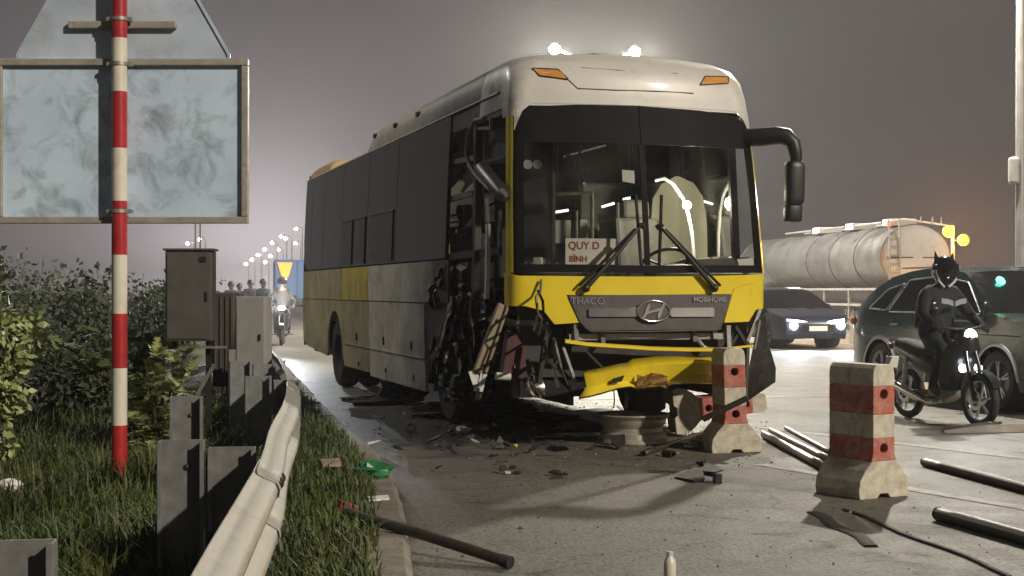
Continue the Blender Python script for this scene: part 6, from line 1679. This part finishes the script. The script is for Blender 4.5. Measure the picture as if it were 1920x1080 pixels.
MB().prism([(-.95, 2.80), (-.20, 2.80), (-.42, 2.05), (-.72, 2.05)], -.10, -.06).build('warning_board', lamp_mat('orange board glow', (1.0, .36, .04), 1.4), bl)  # reflective board, its returned light put in as emission
# ================================================================== street lamps
MT['lamp_pole'] = M('grey lamp pole', (.30, .29, .28), .5, .4, var=.1)
WARM = lamp_mat('street lamp glow', (1.0, .93, .76), 160.0)
FAR = lamp_mat('far street lamp glow', (1.0, .95, .86), 75.0)
def lamp_head(parent, c, d, size, mat):
    """flat lamp head pointing along d with a glowing underside"""
    m = MB(); c = Vector(c); d = Vector(d).normalized()
    m.ball(c + Vector((0, 0, size * .35)), size, 12, 8, (.8, .8, .30)); h = m.build('lamp_head', MT['lamp_pole'], parent, smooth=60)
    MB().ball(c, size * .80, 12, 8, (1.0, 1.0, .9)).build('lamp_glass', mat, h, smooth=60)
    return h
# twin-armed lamp behind the coach roof
D2 = 52.0
pz = at(1040, 92, D2); qz = at(1190, 97, D2); cx_ = (pz.x + qz.x) / 2
tl = empty('street_lamp', (cx_, D2, 0), 0, 'twin armed street lamp with both heads glowing just above the coach roof', 'street lamp')
MB().tube([(0, 0, 0), (0, 0, pz.z - .45)], [.13, .07], 12).build('pole', MT['lamp_pole'], tl, smooth=60)
for q in (pz, qz):
    x = q.x - cx_
    MB().tube([(0, 0, q.z - .5), (x * .6, 0, q.z - .2), (x, 0, q.z + .05)], .045, 8).build('arm', MT['lamp_pole'], tl, smooth=60)
    h = lamp_head(tl, (x, 0, q.z), (1, 0, 0), .26, WARM)
    lamp_light('street_lamp_light', h, (x, -.1, q.z - .25), (1, .94, .80), 18000, .2)
# mast at the right picture edge carrying a box and a lamp high above the frame
MX, MY = (1913 - 960) / FPX * 24, 24.0
ms = empty('lamp_mast', (MX, MY, 0), 0, 'pale lamp mast with a small box at the right picture edge', 'street lamp')
MB().tube([(0, 0, 0), (0, 0, 5), (0, 0, 9.2)], [.085, .07, .055], 14).build('pole', MT['lamp_pole'], ms, smooth=60)
MB().box((-.115, -.02, EYE + (HOR - 320) * 24 / FPX), (.17, .16, .46)).build('signal_box', MT['cabinet_pale'], ms, bevel=.05)
MB().tube([(0, 0, 9.1), (-.6, -.3, 9.4), (-1.5, -.7, 9.5)], .04, 8).build('arm', MT['lamp_pole'], ms, smooth=60)
h = lamp_head(ms, (-1.7, -.8, 9.45), (1, 0, 0), .26, WARM)
lamp_light('street_lamp_light', h, (-1.7, -.85, 9.2), (1, .93, .78), 7500, .15)
# unseen lamp added to light the coach's flank, its head above the frame
ls = empty('lamp_mast', (-9.6, 22.0, 0), 0, 'added unseen street lamp lighting the coach from the left verge', 'street lamp')
MB().tube([(0, 0, 0), (0, 0, 5), (0, 0, 9.2)], [.085, .07, .055], 14).build('pole', MT['lamp_pole'], ls, smooth=60)
MB().tube([(0, 0, 9.1), (.5, 0, 9.4), (1.3, 0, 9.5)], .04, 8).build('arm', MT['lamp_pole'], ls, smooth=60)
h = lamp_head(ls, (1.5, 0, 9.45), (1, 0, 0), .26, WARM)
lamp_light('street_lamp_light', h, (1.5, -.05, 9.1), (1, .95, .86), 1300, .15)  # light of the added unseen lamp
# the row running away down the road
SL = [(555, 429, 10), (536, 447, 9.3), (527, 443, 10), (522, 468, 9.0), (507, 480, 8.6), (510, 455, 10), (496, 468, 10), (484, 478, 10), (472, 487, 10), (461, 495, 10), (497, 491, 8), (554, 456, 9.5), (352, 456, 9), (374, 449, 9), (551, 505, 7)]
words_ = ['first and brightest lamp of the far row, beside the coach', 'first lamp of the lower far row', 'second lamp of the upper far row', 'second lamp of the lower far row', 'third lamp of the lower far row', 'third lamp of the upper far row', 'fourth lamp of the upper far row', 'fifth lamp of the upper far row', 'sixth lamp of the upper far row', 'seventh and faintest lamp of the upper far row', 'small far lamp above the onlookers', 'far lamp half hidden by the rear of the coach', 'faint far lamp left of the thin conduit', 'faint far lamp right of the thin conduit', 'low far lamp against the rear corner of the coach']
for (px, py, hh), w in zip(SL, words_):
    d = (hh - EYE) * FPX / (HOR - py); p = at(px, py, d)
    s = empty('street_lamp', (p.x, p.y, 0), 0, w, 'street lamp', 'street lamps running away down the road')
    MB().tube([(.9, 0, 0), (.9, 0, hh), (.5, 0, hh + .35), (.1, 0, hh + .2)], [.12, .08, .06, .05], 8).build('pole', MT['lamp_pole'], s, smooth=60)
    lamp_head(s, (0, 0, hh), (1, 0, 0), .0026 * d * .55 if d > 120 else .3, FAR)
# amber beacon pair right of the tanker
AD = 42.0
a1, a2 = at(1778, 434, AD), at(1806, 450, AD)
bc = empty('traffic_beacon', ((a1.x + a2.x) / 2, AD, 0), 0, 'pair of glowing amber beacons on a post right of the tanker', 'traffic light')
MB().tube([(0, .30, 0), (0, .30, 3.3)], .05, 10).build('pole', MT['lamp_pole'], bc, smooth=60)
AMB = lamp_mat('amber beacon glow', (1.0, .27, .012), 4.5)
for q in (a1, a2):
    x = q.x - (a1.x + a2.x) / 2
    hb = MB().lathe([(0, -.16), (.10, -.16), (.17, -.10), (.175, .03), (.16, .03), (.15, -.005), (0, -.005)], 22, Matrix.Translation((x, 0, q.z)) @ Matrix.Rotation(R(90), 4, 'X')).build('beacon_housing', MT['black_plastic'], bc, smooth=50)
    MB().lathe([(0, .05), (.10, .035), (.14, 0), (0, 0)], 18, Matrix.Translation((x, -.012, q.z)) @ Matrix.Rotation(R(90), 4, 'X')).build('beacon_lens', AMB, hb, smooth=50)
    MB().bar((0, .30, q.z), (x, .12, q.z), .04, .04).build('bracket', MT['lamp_pole'], bc)
    lamp_light('beacon_light', hb, (x, -.75, q.z), (1, .40, .05), 1600, .12)

# ================================================================== haze
hz = MB().box((0, 330, 6.0), (1500, 760, 14.4)).build('haze', MT['white'], kind='stuff', label='thin night haze over the whole road', cat='haze')
hm = bpy.data.materials.new('night haze'); hm.use_nodes = True
N = hm.node_tree.nodes; N.remove(N['Principled BSDF'])
pv = N.new('ShaderNodeVolumePrincipled'); pv.inputs['Color'].default_value = (.93, .90, .92, 1); pv.inputs['Density'].default_value = .0009; pv.inputs['Anisotropy'].default_value = .45
hm.node_tree.links.new(pv.outputs[0], N['Material Output'].inputs['Volume'])
hz.data.materials.clear(); hz.data.materials.append(hm)
hz.display_type = 'WIRE'
